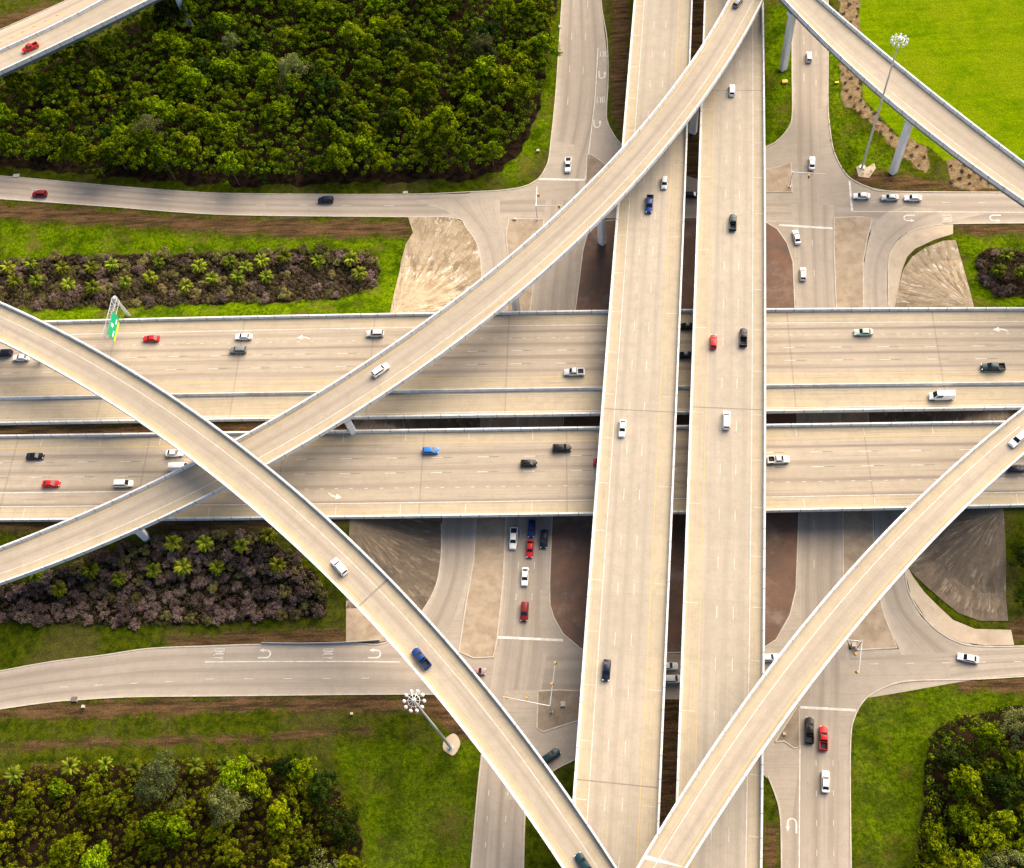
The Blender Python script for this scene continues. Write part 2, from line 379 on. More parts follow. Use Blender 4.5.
# ---------------------------------------------------------------- draped surfaces
def drape(name, outline, zoff, mat, step=0, apex=None, kind='structure', closed=True, smooth=0):
    if smooth: outline = cr(outline, smooth, True)
    pts = [G(*p) for p in outline]
    bm = bmesh.new()
    vs = [bm.verts.new((p[0], p[1], 0)) for p in pts]
    for t in tessellate_polygon([[Vector((p[0], p[1], 0)) for p in pts]]):
        try: bm.faces.new([vs[i] for i in t])
        except ValueError: pass
    if step:
        x0, x1 = min(p[0] for p in pts), max(p[0] for p in pts); y0, y1 = min(p[1] for p in pts), max(p[1] for p in pts)
        for a, b, nrm in ((x0, x1, (1, 0, 0)), (y0, y1, (0, 1, 0))):
            k = a+step/2
            while k < b:
                bmesh.ops.bisect_plane(bm, geom=bm.verts[:]+bm.edges[:]+bm.faces[:], plane_co=(k if nrm[0] else 0, k if nrm[1] else 0, 0), plane_no=nrm); k += step
    uvl = bm.loops.layers.uv.new('UVMap')
    for f in bm.faces:
        if f.normal.z < 0: f.normal_flip()
        for l in f.loops:
            x, y = l.vert.co.x, l.vert.co.y
            l[uvl].uv = (math.atan2(y-apex[1], x-apex[0]), math.hypot(x-apex[0], y-apex[1])) if apex is not None else (x, y)
    for v in bm.verts: v.co.z = h1(v.co.x, v.co.y)+zoff
    bm.normal_update()
    for f in bm.faces:
        if f.normal.z < 0: f.normal_flip()
    me = bpy.data.meshes.new(name); bm.to_mesh(me); bm.free(); me.materials.append(mat)
    o = bpy.data.objects.new(name, me); C.objects.link(o)
    if kind: tag(o, kind=kind)
    return o
def kerb(pxs, wd=.3, ht=.16, smooth=5, name='kerb', parent=None, mat=None):
    pts = [G(*p) for p in (cr(pxs, smooth) if smooth else pxs)]
    o = ribbon_box(name, np.array(pts), wd, ht, -.2, mat or m_kerb, parent)
    if parent is None: tag(o, kind='structure')
    return o
def ribbon_box(name, pts, wd, ht, lo, mat, parent=None, mb=None):
    m = mb or MB(); n = len(pts); t = np.gradient(pts[:, :2], axis=0); t /= np.maximum(np.linalg.norm(t, axis=1)[:, None], 1e-6)
    nr = np.stack([-t[:, 1], t[:, 0]], 1)*wd/2; vs = []
    for i in range(n):
        x, y, z = pts[i]; a, b = nr[i]
        vs += [(x-a, y-b, z+lo), (x-a, y-b, z+ht), (x+a, y+b, z+ht), (x+a, y+b, z+lo)]
    fs = []
    for i in range(n-1):
        k = 4*i
        fs += [(k, k+4, k+5, k+1), (k+1, k+5, k+6, k+2), (k+2, k+6, k+7, k+3)]
    fs += [(0, 1, 2, 3), (4*n-1, 4*n-2, 4*n-3, 4*n-4)]
    m.add(vs, fs)
    return m.build(name, mat, parent, fix=True) if mb is None else None
def island(name, outline, mat, ht=.15, smooth=0, rim=True):
    ol = cr(outline, smooth, True) if smooth else outline
    w = [P(*p)[:2] for p in ol]
    m = MB(); m.prism(w, -.1, ht); o = m.build(name, mat, fix=True); tag(o, kind='structure')
    if rim:
        pts = np.array([[p[0], p[1], 0] for p in w+[w[0]]])
        ribbon_box('kerb', pts, .3, ht+.02, -.1, m_kerb, o)
    return o

# ---------------------------------------------------------------- strips: surfaces between two traced edges
def lin(px, tab):
    return float(np.interp(px, [t[0] for t in tab], [t[1] for t in tab]))
class Strip:
    def __init__(s, Lp, Rp, z, deg=3, ext=(60, 60), n=90, width=None, fitz=True):
        """Lp, Rp: edges as photo points, ordered along the road; z: number or function of the photo point"""
        zf = z if callable(z) else (lambda p: z)
        s.c = []
        def curve(pts, e0, e1, N_):
            w = np.array([P(p[0], p[1], zf(p)) for p in pts])
            d = np.r_[0, np.cumsum(np.linalg.norm(np.diff(w[:, :2], axis=0), axis=1))]; tot = d[-1]
            if deg > 0:
                co_ = [np.polyfit(d/tot, w[:, i], deg) for i in range(3)]
                ev = lambda t: np.stack([np.polyval(c, t) for c in co_], -1)
            else:
                cw = cr(w, 10); cw = np.array(cw); dd = np.r_[0, np.cumsum(np.linalg.norm(np.diff(cw[:, :2], axis=0), axis=1))]; dd /= dd[-1]
                ev = lambda t: np.stack([np.interp(t, dd, cw[:, i]) for i in range(3)], -1)
            t = np.linspace(0, 1, N_); m = ev(t)
            a = ev(np.array([0., .02])); b = ev(np.array([.98, 1.]))
            da = (a[0]-a[1]); da /= np.linalg.norm(da[:2]); db = (b[1]-b[0]); db /= np.linalg.norm(db[:2])
            da[2] = 0; db[2] = 0
            pre = [m[0]+da*e for e in np.linspace(e0, 0, 12, endpoint=False)] if e0 else []
            post = [m[-1]+db*e for e in np.linspace(0, e1, 13)[1:]] if e1 else []
            return np.array(list(pre)+list(m)+list(post))
        A = curve(Lp, ext[0], ext[1], n); B = curve(Rp, ext[0]*1.35, ext[1]*1.35, n*8)
        Bm = []
        if deg > 0:
            for a in A:
                seg = B; k = np.argmin(np.hypot(*(B[:, :2]-a[:2]).T)); Bm.append(B[k])
            Bm = np.array(Bm)
            t = np.linspace(0, 1, len(A))       # smooth the matched edge
            Bm = np.stack([np.convolve(np.pad(Bm[:, i], 3, 'edge'), np.ones(7)/7, 'valid') if False else Bm[:, i] for i in range(3)], 1)
        else:
            B = curve(Rp, ext[0], ext[1], n); Bm = B
        s.L, s.R = A, Bm; s.n = len(A)
        c = (A+Bm)/2; s.C = c
        s.s = np.r_[0, np.cumsum(np.linalg.norm(np.diff(c[:, :2], axis=0), axis=1))]
        s.w = width or float(np.median(np.linalg.norm(A-Bm, axis=1)))
    def at(s, u, v, up=0.):
        l = np.array([np.interp(u, s.s, s.L[:, i]) for i in range(3)]); r = np.array([np.interp(u, s.s, s.R[:, i]) for i in range(3)])
        p = l*(1-v/s.w)+r*(v/s.w); p[2] += up; return p
    def u_of(s, xy):
        k = int(np.argmin(np.hypot(*(s.C[:, :2]-np.array(xy[:2])).T)))
        best = (1e9, s.s[k])
        for a in (k-1, k):
            if 0 <= a < s.n-1:
                p, q = s.C[a, :2], s.C[a+1, :2]; t = np.clip(np.dot(xy[:2]-p, q-p)/np.dot(q-p, q-p), 0, 1)
                d = np.hypot(*(np.array(xy[:2])-p-t*(q-p)))
                if d < best[0]: best = (d, s.s[a]+t*(s.s[a+1]-s.s[a]))
        return best[1]
    def zat(s, xy): return float(np.interp(s.u_of(np.array(xy)), s.s, s.C[:, 2]))
    def tang(s, u):
        a, b = s.at(u-2, s.w/2), s.at(u+2, s.w/2); d = b-a; return d/np.linalg.norm(d)
    def surf(s, name, mat, up=0., cols=8, parent=None, v0=0., v1=None):
        v1 = s.w if v1 is None else v1; m = MB(); vs = []; uv = []
        for i in range(s.n):
            for k in range(cols+1):
                v = v0+(v1-v0)*k/cols; f = v/s.w; p = s.L[i]*(1-f)+s.R[i]*f
                vs.append((p[0], p[1], p[2]+up)); uv.append((s.s[i], v))
        fs = [(i*(cols+1)+k, i*(cols+1)+k+1, (i+1)*(cols+1)+k+1, (i+1)*(cols+1)+k) for i in range(s.n-1) for k in range(cols)]
        m.add(vs, fs, uv); o = m.build(name, mat, parent, fix=False)
        if o.data.polygons[0].normal.z < 0: o.data.flip_normals()
        return o
    def line(s, m, v, u0, u1, wd=.2, up=.012, mi=0):
        us = np.arange(u0, u1, 4.) if u1-u0 > 6 else np.array([u0]); us = np.r_[us, u1]; vs = []
        for u in us:
            for q in (v-wd/2, v+wd/2): vs.append(s.at(u, q, up))
        m.add(vs, [(2*i, 2*i+1, 2*i+3, 2*i+2) for i in range(len(us)-1)], mi=mi)
    def dash(s, m, v, ln=3., per=12.2, off=0., wd=.2, up=.012, mi=0, u0=0, u1=None):
        u = u0+off
        while u+ln < (u1 or s.s[-1]): s.line(m, v, u, u+ln, wd, up, mi); u += per
    def section(s, name, prof, mat, parent, u0=0, u1=None, fix=True):
        """sweep a closed cross-section given as (v, dz)"""
        m = MB(); k = len(prof); us = [u for u in s.s if u0 <= u <= (u1 or 1e9)]; vs = []; uvq = [(u-u0+.6, j) for u in us for j in range(k)]
        for u in us:
            for v, dz in prof: vs.append(s.at(u, v, dz))
        fs = [(i*k+j, i*k+(j+1) % k, (i+1)*k+(j+1) % k, (i+1)*k+j) for i in range(len(us)-1) for j in range(k)]
        fs += [tuple(range(k)), tuple(range((len(us)-1)*k+k-1, (len(us)-1)*k-1, -1))]
        m.add(vs, fs, uvq); return m.build(name, mat, parent, fix=fix)
    def elevated(s, parent, mat, th=.35, gird=1.8, inset=1.3, par=1.0, pw=.42, lamps=0, joints=None):
        W = s.w
        s.surf('deck', mat, 0., parent=parent)
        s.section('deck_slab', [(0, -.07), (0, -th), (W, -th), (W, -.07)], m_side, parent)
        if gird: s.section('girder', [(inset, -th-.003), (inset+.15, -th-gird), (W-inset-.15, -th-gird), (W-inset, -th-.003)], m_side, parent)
        for a, b, c in ((0, pw, 1), (W, W-pw, -1)):
            s.section('parapet', [(a, -.5), (a-.02*c, par), (a+.42*c, par), (a+.46*c, .35), (b+.14*c, .02), (b+.14*c, -.06), (a+.05*c, -.06)], m_parj, parent)
    def ticks(s, m, u0, per, vs, wd=.15, up=.012):
        u = u0
        while u < s.s[-1]-2:
            for a, b in vs:
                m.add([s.at(u, a, up), s.at(u, b, up), s.at(u+wd, b, up), s.at(u+wd, a, up)], [(0, 1, 2, 3)])
            u += per
def column(parent, base, top, wx, wy, rz, cap=None, ring=False):
    """octagonal pier with a hammerhead cap; base on the ground, top = underside of the girder"""
    m = MB(); c = .28; pl = [(wx/2, wy/2-c), (wx/2-c, wy/2), (-wx/2+c, wy/2), (-wx/2, wy/2-c), (-wx/2, -wy/2+c), (-wx/2+c, -wy/2), (wx/2-c, -wy/2), (wx/2, -wy/2+c)]
    cs, sn = math.cos(rz), math.sin(rz)
    m.prism([(base[0]+a*cs-b*sn, base[1]+a*sn+b*cs) for a, b in pl], base[2]-.5, top-(1.5 if cap else 0))
    o = m.build('column', m_col, parent, fix=True)
    if cap:
        (cx_, cy_), ln, ang = cap
        k = MB(); cs, sn = math.cos(ang), math.sin(ang); hw = wy/2+.1; vs = []
        for sgn in (-1, 1):
            for (q, z) in ((-ln/2, top), (ln/2, top), (ln/2, top-.9), (wx*.6, top-2.1), (-wx*.6, top-2.1), (-ln/2, top-.9)):
                off = 0
                vs.append((cx_+q*cs-sgn*hw*sn, cy_+q*sn+sgn*hw*cs, z))
        k.add(vs, [(0, 1, 2, 3, 4, 5), (11, 10, 9, 8, 7, 6)]+[(i, 6+i, 6+(i+1) % 6, (i+1) % 6) for i in range(6)])
        k.build('cap', m_col, o, fix=True)
    if ring:
        r = MB(); pts = np.array([[base[0]+2.1*math.cos(t), base[1]+2.6*math.sin(t), 0] for t in np.linspace(0, 2*math.pi, 9)+.39])
        ribbon_box('guard_kerb', pts, .35, .75, -.1, m_par, o)
    return o
def piers(st, parent, specs, under, wx=2.2, wy=1.8, capf=.55):
    """specs: list of u (pier on the centre line) or photo points of the foot"""
    for sp in specs:
        if isinstance(sp, tuple): b = G(*sp); u = st.u_of(b[:2])
        else: u = sp; c = st.at(u, st.w/2); b = np.array([c[0], c[1], h1(c[0], c[1])])
        t = st.tang(u); top = st.at(u, st.w/2)[2]-under; c = st.at(u, st.w/2)
        ang = math.atan2(t[1], t[0])+math.pi/2
        cc = (b[:2]*.45+c[:2]*.55)
        column(parent, b, top-.005, wx, wy, ang, cap=((cc[0], cc[1]), st.w*capf, ang))

# ================================================================= ground-level roads
lane_w = 3.6
def groad(name, Lp, Rp, up, lanes, sh=(1., 1.), streak=.6, ext=(60, 60), base=CON, kerbs=(1, 1), n=60, deg=0):
    st = Strip(Lp, Rp, 0., deg=deg, ext=ext, n=n)
    m = road_mat(name+'_concrete', base, tuple(c*1.08 for c in base), DRK, [sh[0]+(st.w-sh[0]-sh[1])*(i+.5)/lanes for i in range(lanes)], st.w, sh, streak, 4.6, 0, .18, 31.)
    o = st.surf(name, m, up, 4); tag(o, kind='structure'); return st, o
CG = (.41, .355, .295)
xN, oN = groad('cross_street', [(-40, 174), (0, 176), (100, 185), (190, 192), (256, 194), (400, 194.5), (480, 193), (540, 187), (768, 187), (800, 188), (893, 191), (1024, 192), (1060, 192)],
               [(-40, 197), (0, 199), (100, 206), (190, 213), (256, 215.5), (400, 217), (470, 217), (540, 217), (768, 222), (800, 222), (893, 223), (1024, 223), (1060, 223)], .030, 3, ext=(120, 120), base=CG)
xS, oS = groad('cross_street', [(-40, 677), (0, 671), (50, 662), (105, 655), (150, 648.5), (212, 646), (256, 645), (346, 643.5), (440, 647), (560, 648), (768, 648), (850, 650), (980, 647), (1060, 645)],
               [(-40, 716), (0, 709), (50, 702), (75, 700), (125, 697), (200, 696), (256, 695.5), (346, 694.5), (440, 694.5), (560, 698), (768, 700), (850, 700), (980, 679), (1060, 674)], .030, 3, ext=(120, 120), base=CG)
fW, oW = groad('frontage_road', [(566, -60), (562, 0), (556, 90), (551, 145), (546, 200), (534, 280), (530, 312), (518, 415), (506, 521), (503, 584), (497, 640), (489, 700), (479, 770), (471, 868), (469, 900)],
               [(599, -60), (601, 0), (607, 60), (603, 117), (588, 165), (585, 200), (581, 242), (574.5, 312), (563, 415), (552, 521), (549.5, 584), (548, 640), (540, 700), (529, 770), (523, 868), (522, 900)], .034, 3, ext=(60, 60), base=CG)
fE, oE = groad('frontage_road', [(792, -60), (792, 0), (792, 60), (792, 117), (790, 180), (794, 250), (796, 312), (798, 415), (799, 511), (797, 589), (797, 640), (792, 700), (783, 770), (781, 868), (781, 900)],
               [(828, -60), (828, 0), (828, 60), (828, 117), (834, 180), (834, 250), (837, 312), (840, 415), (843, 511), (843, 589), (848, 640), (851, 700), (850, 770), (850.5, 868), (850.5, 900)], .034, 3, ext=(60, 60), base=CG)
uW, oUW = groad('turnaround_lane', [(415, 200), (448, 212), (466, 226), (477, 243), (482, 267), (483, 312), (462, 415), (442, 520), (441, 559), (434, 590), (415, 620), (380, 646)],
                [(500, 196), (500, 210), (502, 226), (506, 243), (508, 267), (507, 312), (492, 415), (476, 520), (474, 559), (467, 590), (458, 630), (452, 662)], .038, 1, ext=(0, 0), base=CG)
uE, oUE = groad('turnaround_lane', [(905, 206), (885, 214), (873, 228), (867, 246), (864, 270), (864, 308), (869, 415), (874, 511), (875, 550), (876, 580), (886, 620), (902, 655)],
                [(985, 214), (940, 224), (908, 232), (893, 246), (888, 262), (888, 308), (896, 415), (904, 511), (905, 571), (912, 598), (930, 625), (985, 650)], .038, 1, ext=(0, 0), base=CG)
m_patch = road_mat('junction_concrete', CG, CG, DRK, [], 1000, (0, 0), .2, 4.6, 0, .15, 23.)
for pl in ([(470, 192), (505, 190), (527, 185.5), (540, 177), (548, 162), (551, 140), (575, 145), (575, 200), (470, 200)],
           [(600, 60), (607, 62), (606.5, 117), (611, 130), (620, 143), (645, 163), (700, 180), (700, 200), (600, 205), (586, 185), (590, 150)],
           [(828, 105), (829.5, 125), (833, 148), (840, 165), (850, 178), (868, 187), (893, 191.5), (893, 205), (820, 205), (818, 110)],
           [(795, 105), (792, 117), (787, 130), (778, 140), (768, 146), (735, 158), (700, 165), (700, 200), (800, 205)],
           [(850.5, 760), (851, 733), (855, 716), (862, 703), (872, 694), (893, 684), (918, 680.5), (950, 679.5), (950, 660), (840, 660), (838, 760)],
           [(505, 690), (600, 690), (660, 697), (660, 733), (600, 748), (574, 760), (553, 771), (537, 786), (528, 800), (505, 800)],
           [(497, 700), (479, 722), (484, 738), (500, 760)],
           [(700, 690), (790, 690), (800, 760), (785, 868), (781, 868), (781, 830), (777, 800), (768, 779), (750, 762), (700, 745)],
           [(440, 640), (470, 600), (500, 600), (500, 652), (440, 652)], [(540, 590), (570, 590), (600, 640), (600, 655), (540, 652)], [(775, 590), (800, 590), (800, 655), (760, 655)], [(576, 212), (603, 212), (590, 260), (576, 300)]):
    o = drape('junction_paving', pl, .042, m_patch)

# median and island slabs
m_sand = conc('sandy_strip', (.40, .32, .235), (.29, .225, .16), .3, 2., (.21, .155, .11))
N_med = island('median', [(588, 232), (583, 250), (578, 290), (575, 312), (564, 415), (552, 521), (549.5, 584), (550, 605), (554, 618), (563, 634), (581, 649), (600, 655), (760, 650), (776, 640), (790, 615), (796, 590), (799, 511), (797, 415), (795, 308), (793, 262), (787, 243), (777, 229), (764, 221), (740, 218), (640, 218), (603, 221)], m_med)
island('traffic_island', [(509, 219), (544, 219), (541, 250), (533, 286), (530, 312), (518, 415), (506, 521), (503, 584), (497, 640), (493.5, 657), (474, 658), (459, 652), (466, 605), (474, 559), (476, 520), (492, 415), (507, 312), (509, 262), (506, 235)], m_sand)
island('traffic_island', [(834, 218), (861, 217), (872, 219), (867, 240), (863, 262), (863.5, 308), (868, 415), (873, 511), (874, 548), (876, 580), (884, 615), (897, 648), (852, 650), (848, 640), (843, 589), (843, 511), (840, 415), (836.5, 312), (834, 250)], m_sand)
island('traffic_island', [(760, 170), (775, 168), (791, 163), (792, 192), (760, 192)], m_sand)
island('traffic_island', [(587, 154), (592, 155), (608, 166), (600, 172), (588, 182), (586, 180)], m_island)
island('traffic_island', [(538, 691), (560, 690), (600, 692), (600, 719), (577, 721), (558, 727), (543, 732), (537, 728)], m_island)
island('traffic_island', [(775, 742), (799, 704), (799.5, 747), (794, 748), (784, 741)], m_island)

# slope paving and aprons
apNW, apSW = P(396, 314, HT), P(352, 520, HT); apNE, apSE = P(974, 309, HT), P(1004, 508, HT)
drape('slope_paving', [(390, 315), (395, 290), (401, 262), (406, 244), (413, 233), (408, 217), (455, 218), (461, 221.5), (466, 227), (473, 236), (477, 244), (480, 255), (481.5, 267), (482, 290), (482, 316)], .14, m_fan, 2., apNW)
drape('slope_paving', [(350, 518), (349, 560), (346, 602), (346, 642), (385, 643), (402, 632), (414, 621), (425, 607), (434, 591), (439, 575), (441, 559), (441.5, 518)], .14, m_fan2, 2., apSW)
drape('slope_paving', [(974, 310), (969, 288), (962, 262), (955.5, 240), (943, 241), (925, 248), (912, 257), (903, 270), (898, 290), (895, 310)], .14, m_fan, 2., apNE)
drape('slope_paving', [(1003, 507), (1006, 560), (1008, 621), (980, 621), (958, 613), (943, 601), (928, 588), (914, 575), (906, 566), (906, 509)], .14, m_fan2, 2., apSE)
drape('apron', [(953, 224), (940, 225), (928, 227), (917, 229.5), (908, 233), (900, 239), (893.5, 247), (890, 254), (888.5, 262), (888, 308), (895, 308), (899, 285), (902, 270), (907, 257), (915, 249), (934, 240), (953, 234)], .10, m_apron, 3.)
drape('apron', [(905, 571), (911, 596), (928, 622), (945, 635), (960, 642), (985, 645.5), (1014, 645), (1011, 630), (975, 629), (953, 620), (938, 606), (924, 592), (913, 577), (907, 566)], .10, m_apron, 3.)
drape('apron', [(346, 601), (350, 600), (365, 612), (391, 641), (346, 643)], .16, m_sand, 2.)
# kerbs along verges
for pl in ([(498, 213), (548, 213), (548, 223), (514, 223), (512, 262), (500, 262)], [(830, 212), (905, 205), (885, 240), (870, 262), (858, 262), (860, 222), (830, 222)], [(740, 212), (804, 212), (804, 300), (788, 300), (785, 250), (740, 225)],
           [(440, 540), (452, 540), (448, 600), (425, 640), (400, 650), (380, 650), (420, 600)], [(476, 215), (490, 215), (492, 300), (478, 300)], [(860, 215), (870, 215), (872, 300), (860, 300)], [(470, 520), (480, 520), (475, 660), (455, 660)]):
    drape('junction_paving', pl, .02, m_patch)
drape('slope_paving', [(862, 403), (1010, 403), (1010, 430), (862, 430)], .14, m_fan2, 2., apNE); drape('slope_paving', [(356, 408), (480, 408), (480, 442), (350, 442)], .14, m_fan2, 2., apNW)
for ks in ([(-40, 174), (0, 176), (100, 185), (190, 192), (256, 194), (400, 194.5), (470, 192), (505, 190), (527, 185.5), (540, 177), (548, 162), (551, 140), (556, 90), (562, 0), (566, -60)],
           [(-40, 197), (0, 199), (100, 206), (190, 213), (256, 215.5), (400, 217), (455, 218), (466, 227), (477, 244), (481.5, 267), (482, 308)],
           [(599, -60), (601, 0), (607, 40), (608, 80), (606.5, 117), (611, 130), (620, 143), (640, 160)],
           [(828, -60), (828, 0), (828, 60), (828, 105), (829.5, 125), (833, 148), (840, 165), (850, 178), (868, 187), (893, 191.5), (1024, 192.5), (1060, 192.5)],
           [(792, -60), (792, 60), (792, 117), (787, 130), (778, 140), (768, 146), (740, 156)],
           [(1060, 223), (953, 224), (928, 227), (908, 233), (893.5, 247), (888.5, 262), (888.5, 306)],
           [(905, 520), (905, 571), (911, 597), (929, 623), (955, 641), (985, 646.5), (1060, 645)],
           [(1060, 674), (980, 679), (918, 680.5), (893, 684), (872, 694), (862, 703), (855, 716), (851, 733), (850, 776), (851, 868), (851, 900)],
           [(-40, 677), (0, 671), (50, 662), (105, 655), (150, 648.5), (212, 646), (256, 644.5), (346, 643), (385, 643), (414, 621), (434, 591), (441, 559), (441.5, 524)],
           [(-40, 716), (0, 709), (50, 702), (75, 700), (125, 697), (200, 696), (256, 695.5), (346, 694.5), (440, 694.5), (470, 698), (481, 720), (483, 745), (478, 788), (471, 868), (469, 900)],
           [(768, 776), (776, 797), (780.5, 818), (781.5, 868), (781.5, 900)], [(523, 900), (525, 815), (530, 797), (537, 786), (553, 771), (574, 760), (600, 748)]):
    kerb(ks)
# ground markings
def gmark(st, parent, fn):
    m = MB(); fn(m); o = m.build('lane_marking', [m_white, m_yel, m_blk], parent); return o
def gq(m, pts, up=.05, mi=0): m.add([P(*p)+np.array([0, 0, up]) for p in pts], [tuple(range(len(pts)))], mi=mi)
def gl(m, a, b, wd=.2, up=.05, mi=0):
    A, B = P(*a), P(*b); d = B-A; d /= np.linalg.norm(d); nn = np.array([-d[1], d[0], 0])*wd/2; z = np.array([0, 0, up])
    m.add([A-nn+z, A+nn+z, B+nn+z, B-nn+z], [(0, 1, 2, 3)], mi=mi)
def glp(m, pts, wd=.2, up=.05, mi=0):
    for a, b in zip(pts[:-1], pts[1:]): gl(m, a, b, wd, up, mi)
def dashpx(m, a, b, nn, f=.22, wd=.12):
    a = np.array(a, float); b = np.array(b, float)
    for i in range(nn): gl(m, a+(b-a)*i/nn, a+(b-a)*(i+f)/nn, wd)
def stroke(m, pts, frame, wd, up=.052):
    """polyline in local metres; frame = (origin px, forward px dir)"""
    (ox, oy), (dx, dy) = frame; O = P(ox, oy); f = P(ox+dx, oy+dy)-O; f[2] = 0; f /= np.linalg.norm(f); r = np.array([f[1], -f[0], 0])
    q = [O+r*a+f*b+np.array([0, 0, up]) for a, b in pts]; n = len(q); vs = []
    for i in range(n):
        t = q[min(i+1, n-1)]-q[max(i-1, 0)]; t /= np.linalg.norm(t); nn = np.array([-t[1], t[0], 0])*wd/2; vs += [q[i]-nn, q[i]+nn]
    m.add(vs, [(2*i, 2*i+1, 2*i+3, 2*i+2) for i in range(n-1)])
def tri(m, pts, frame, up=.053):
    (ox, oy), (dx, dy) = frame; O = P(ox, oy); f = P(ox+dx, oy+dy)-O; f[2] = 0; f /= np.linalg.norm(f); r = np.array([f[1], -f[0], 0])
    m.add([O+r*a+f*b+np.array([0, 0, up]) for a, b in pts], [tuple(range(len(pts)))])
def uturn(m, at, fwd):
    fr = (at, fwd); pts = [(.95, -1.7), (.95, .4)]+[(.95*math.cos(t), .4+1.0*math.sin(t)) for t in np.linspace(.3, math.pi-.2, 8)]+[(-.95, .3), (-.95, -.5)]
    stroke(m, pts, fr, .36); tri(m, [(-1.45, -.4), (-.95, -1.5), (-.45, -.4)], fr)
def only(m, at, fwd):
    """the word ONLY, tall block letters across the lane"""
    fr = (at, fwd); h = 1.25; wl = .5
    def ch(x, segs):
        for s_ in segs: stroke(m, [(x+a*wl, b*h*2-h) for a, b in s_], fr, .13)
    ch(-1.3, [[(0, 0), (0, 1)], [(0, 1), (1, 1)], [(1, 1), (1, 0)], [(1, 0), (0, 0)]])
    ch(-.62, [[(0, 0), (0, 1)], [(0, 1), (1, 0)], [(1, 0), (1, 1)]])
    ch(.06, [[(0, 1), (0, 0)], [(0, 0), (1, 0)]])
    ch(.74, [[(0, 1), (.5, .5)], [(1, 1), (.5, .5)], [(.5, .5), (.5, 0)]])
def mN(m):
    dashpx(m, (30, 189), (250, 205), 5); dashpx(m, (256, 205), (470, 206), 5)
    gq(m, [(848.5, 181), (850.5, 181), (853, 211), (851, 211)]); gl(m, (853, 211.5), (1050, 212.5), .22)
    dashpx(m, (870, 202), (1050, 203), 5)
    uturn(m, (909, 218), (-1, 0)); only(m, (947, 218), (-1, 0)); uturn(m, (995, 218), (-1, 0))
gmark(xN, oN, mN)
def mS(m):
    glp(m, [(205, 662), (265, 661.5), (335, 661.5), (400, 662)], .25); dashpx(m, (60, 687), (200, 680), 4); dashpx(m, (205, 679), (400, 678), 5)
    dashpx(m, (870, 664), (1050, 661), 5)
    uturn(m, (265, 654), (1, 0)); only(m, (219, 654), (1, 0)); only(m, (328, 654), (1, 0)); uturn(m, (375, 654), (1, 0))
gmark(xS, oS, mS)
def mW(m):
    glp(m, [(598, 48), (595, 100), (589, 150), (585, 179)], .25); gq(m, [(538, 178), (585, 179), (585, 181), (538, 180)])
    dashpx(m, (574, 0), (566, 130), 4); dashpx(m, (588, 0), (581, 100), 3)
    only(m, (603.5, 54), (0, 1)); uturn(m, (602, 75), (0, 1)); only(m, (600.5, 100), (0, 1)); uturn(m, (597, 124), (0, 1))
    gq(m, [(497, 636), (563, 639), (563, 641.5), (497, 638.5)]); dashpx(m, (521, 530), (514, 625), 3); dashpx(m, (537, 530), (530, 625), 3)
    dashpx(m, (489, 790), (484, 868), 3); dashpx(m, (508, 790), (502, 868), 3)
gmark(fW, oW, mW)
def mE(m):
    dashpx(m, (804, 0), (804, 110), 3); dashpx(m, (816, 20), (816, 110), 3)
    gq(m, [(779, 224), (833, 227.5), (833, 229.5), (779, 226)]); dashpx(m, (812, 240), (816, 300), 2)
    gq(m, [(800.5, 706), (856, 709), (856, 711.5), (800.5, 708.5)]); glp(m, [(800, 745), (799.5, 800), (799, 900)], .25)
    dashpx(m, (816, 760), (817, 880), 4, .2, .1); dashpx(m, (833, 760), (834, 880), 4, .2, .1); uturn(m, (792, 825), (0, -1))
    dashpx(m, (814, 520), (814, 600), 2)
gmark(fE, oE, mE)

# ================================================================= east-west freeway
def ewtab(tab): return [(x, y) for x, y in tab]
WBt = [(-100, 326.5), (50, 322.5), (256, 318), (400, 315), (512, 312.7), (605, 311.3), (768, 310), (1024, 309.5), (1120, 309.3)]
WBm = [(-100, 403), (0, 400), (256, 395.6), (512, 392), (602, 390.2), (768, 388), (1024, 385), (1120, 384)]
HVb = [(-100, 426), (0, 424.5), (128, 422.6), (381, 418), (512, 416.8), (602, 415.5), (768, 412), (1024, 409), (1120, 408)]
EBt = [(-100, 437.5), (0, 436.5), (155, 434.5), (331, 431.5), (512, 429.5), (600, 428), (768, 425), (993, 422.5), (1120, 421)]
EBb = [(-100, 522), (0, 521), (225, 519.2), (331, 518.7), (441, 517.7), (593, 515), (768, 511.5), (908, 509), (1024, 506.5), (1120, 504.5)]
fw = empty('freeway'); tag(fw, 'wide concrete freeway crossing left to right, two roadways split by a dark gap', 'freeway')
wb = Strip(WBt, HVb, ZE, deg=2, ext=(120, 120), n=70, fitz=False); eb = Strip(EBt, EBb, ZE, deg=2, ext=(120, 120), n=70)
k = wb.w/(HVb[3][1]-WBt[2][1]) if False else wb.w/102.
EWC = (.455, .385, .30)
wl = [(13, 'w'), (25.5, 'd'), (38.3, 'd'), (51.3, 'd'), (64.5, 'y')]
wm = road_mat('westbound_concrete', EWC, SHO, (.145, .115, .10), [19*k, 32*k, 44.7*k, 58*k], wb.w, (12*k, 37*k), .75, 4.6, 38, .15, 34.)
wb.elevated(fw, wm, th=.5, gird=0)
em = road_mat('eastbound_concrete', EWC, SHO, (.145, .115, .10), [20*k, 34.5*k, 50*k, 64*k], eb.w, (12*k, 13*k), .8, 4.6, 38, .15, 34.)
eb.elevated(fw, em, th=.5, gird=0)
